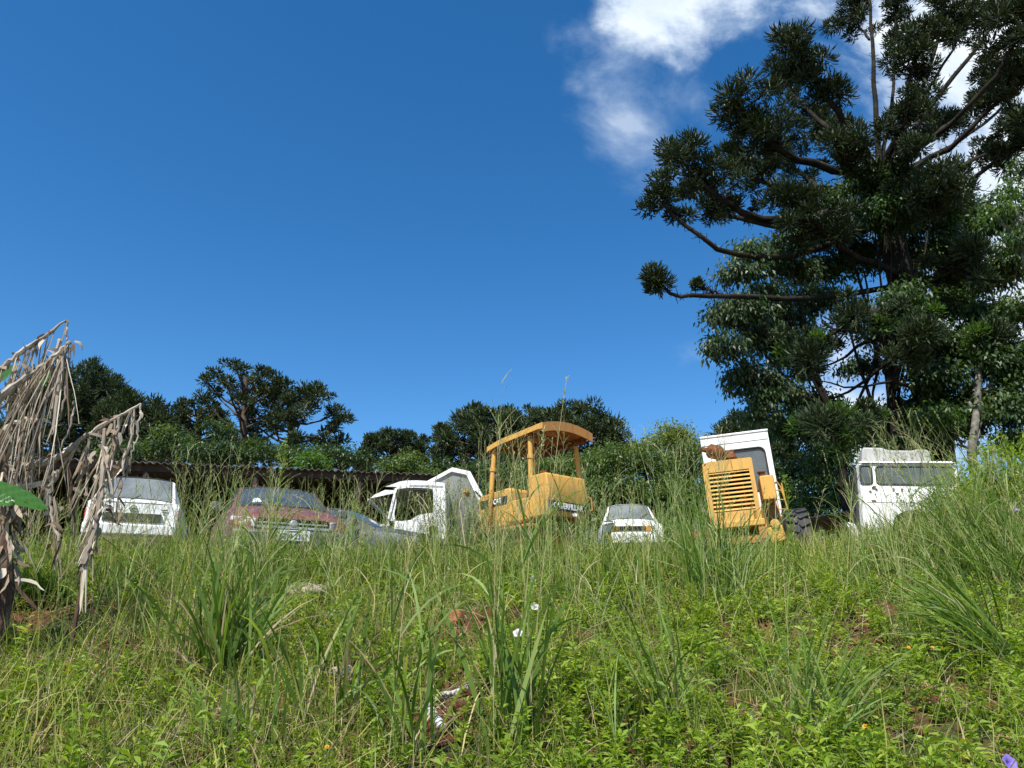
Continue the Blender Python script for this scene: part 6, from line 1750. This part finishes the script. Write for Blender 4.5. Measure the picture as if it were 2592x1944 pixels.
rock(1170, 1545, (.09, .05, .03), 'flat red clod between the two lumps', m_brick, name='clay_clod', cat='clod', seed=6, rot=30)
rock(2348, 1765, (.055, .035, .04), 'tan angular brick piece in the lower right', m_tan, seed=7, rot=-12)
rock(2035, 1878, (.085, .06, .05), 'tan stone at the foot of the sprawling tussock', m_tan, seed=8)
rock(1915, 1515, (.10, .07, .04), 'flat reddish stone in front of the loader', m_brick, seed=9, rot=15)
rock(2580, 1905, (.10, .06, .04), 'pale flat stone in the bottom right corner', m_tan, seed=10)
rock(1265, 1605, (.035, .03, .025), 'small orange pebble below the white flower', m_tan, seed=11)
rock(690, 1720, (.05, .04, .035), 'half buried pale stone left of the foreground stone', m_stone, seed=12)
def log(pxs, r, label, name='rotten_log', mat=None, cat='log'):
    g = G(*pxs[0])
    mb = MB(); pts = [G(*p, lift=r * 1.1) - g for p in pxs]
    q = [pts[0].lerp(pts[-1], t / 7) * 1 for t in range(8)]
    if len(pts) > 2: q = pts
    rr = np.random.default_rng(int(pxs[0][0]))
    mb.tube(q, [r * (.8 + .4 * rr.random()) for _ in q], 9)
    o_ = mb.build(name, mat or m_lichen, None, smooth=40); o_.location = g
    tag(o_, label, cat); return o_
log([(1075, 1788), (1110, 1778), (1150, 1768), (1190, 1752), (1205, 1745)], .022, 'white flaking rotten branch lying across the centre foreground')
log([(1080, 1805), (1098, 1830), (1115, 1855), (1125, 1868)], .026, 'short white flaking rotten branch below the long one')
log([(1280, 1518), (1300, 1532), (1325, 1545), (1345, 1556)], .012, 'dark and white burnt stick beside the white flowers', 'charred_stick', cat='stick')
m_stick = surf('bleached_stick', [(.3, (.40, .34, .27)), (.7, (.60, .54, .46))], 20, .85)
log([(1145, 1632), (1175, 1600)], .006, 'short pale stick standing by the red clods', 'dry_stick', m_stick, 'stick')
log([(735, 1500), (768, 1484)], .008, 'pale splinter behind the large flat stone', 'dry_stick', m_stick, 'stick')

m_petal = leaf_mat('pale_petals', [(0, (.70, .62, .70)), (1, (.82, .76, .82))], .4, .5, .3, tcol=(1, .95, 1))
m_purple = leaf_mat('purple_petals', [(0, (.20, .12, .55)), (1, (.34, .24, .72))], .4, .5, .3, tcol=(1, .9, 1.1))
m_orange = leaf_mat('orange_petals', [(0, (.65, .22, .015)), (1, (.80, .40, .03))], .4, .5, .3, tcol=(1, .8, .5))
def flower(px, py, r, h, label, mat, group, seed=0, D=None):
    global rng
    keep = rng; rng = np.random.default_rng(2000 + seed)
    if D: c = P(px, py, D)
    else:
        D = G(px, py).y
        while P(px, py, D).z < gz1(P(px, py, D).x, D) + .22 and D > 3.2: D -= .03
        c = P(px, py, D)
    g = Vector((c.x, c.y + .01, gz1(c.x, c.y)))
    c = Vector((c.x, c.y, max(c.z, g.z + .04)))
    root = empty('flower', g, label=label, cat='flower', group=group)
    mb = MB(); mb.tube([Vector((0, 0, 0)), (c - g) * .6 + Vector((.01, 0, 0)), c - g], .0025, 5); mb.build('stem', m_stemsolid, root)
    # funnel of five fused petals
    mb = MB(); vs = []; fs = []; n = 30
    ax = Vector((rng.normal() * .4, -1, .8 + rng.normal() * .3)).normalized(); u = ax.cross(Vector((1, 0, 0))).normalized(); w = ax.cross(u)
    rings = [(.0, .10), (.35, .25), (.62, .65), (.70, 1.0)]
    for z, q in rings:
        for k in range(n):
            a = 2 * math.pi * k / n; rr = r * q * (1 + .10 * math.cos(5 * a) * q)
            vs.append(c - g + ax * (z * r) + (u * math.cos(a) + w * math.sin(a)) * rr)
    for i in range(3):
        for k in range(n): fs.append((i * n + k, i * n + (k + 1) % n, (i + 1) * n + (k + 1) % n, (i + 1) * n + k))
    mb.add(vs, fs); o_ = mb.build('petals', mat, root, smooth=50)
    at = o_.data.attributes.new('rnd', 'FLOAT', 'POINT'); at.data.foreach_set('value', [.2 if k < n * 2 else .9 for k in range(len(vs))])
    rng = keep
m_stemsolid = surf('green_stem', [(.3, (.07, .12, .03)), (.7, (.12, .18, .05))], 20, .6)
FW = 'pale morning glory flowers'
flower(1349, 1468, .028, 0, 'pale pink trumpet flower, highest of the three in the centre', m_petal, FW, 1)
flower(1353, 1538, .028, 0, 'white trumpet flower beside the charred stick', m_petal, FW, 2)
flower(1311, 1607, .028, 0, 'white trumpet flower, lowest of the three in the centre', m_petal, FW, 3)
flower(1455, 1307, .032, 0, 'white flower under the bulldozer tank', m_petal, FW, 4, D=8.6)
flower(2362, 1535, .018, 0, 'tiny lilac flower on the right of the slope', m_purple, 'purple flowers', 5)
flower(2548, 1935, .030, 0, 'purple flower in the bottom right corner', m_purple, 'purple flowers', 6)
flower(2567, 1293, .030, 0, 'blurred lilac flower in the grass by the right edge', m_purple, 'purple flowers', 7, D=7.5)
OF = 'small orange flowers in the grass'
for i, (a_, c_, lab) in enumerate([(717, 1548, 'orange flower at the left end of the large flat stone'), (825, 1572, 'orange flower just above the small upright stone'), (1388, 1615, 'orange flower right of the lowest white flower'),
        (2510, 1347, 'orange flower low in the grass at the right edge'), (2568, 1312, 'orange flower just below the blurred lilac flower'), (2190, 1840, 'yellow orange flower on the sprawling tussock'),
        (2300, 1640, 'yellow flower on the right slope by the bare soil'), (1640, 1750, 'orange flower among the centre right weeds'), (828, 1893, 'orange flower near the bottom edge, left of centre'), (2360, 1640, 'yellow flower in the weeds below the tiny lilac one')]):
    flower(a_, c_, .010, 0, lab, m_orange, OF, 20 + i, D=(8.0 if c_ < 1400 else None))
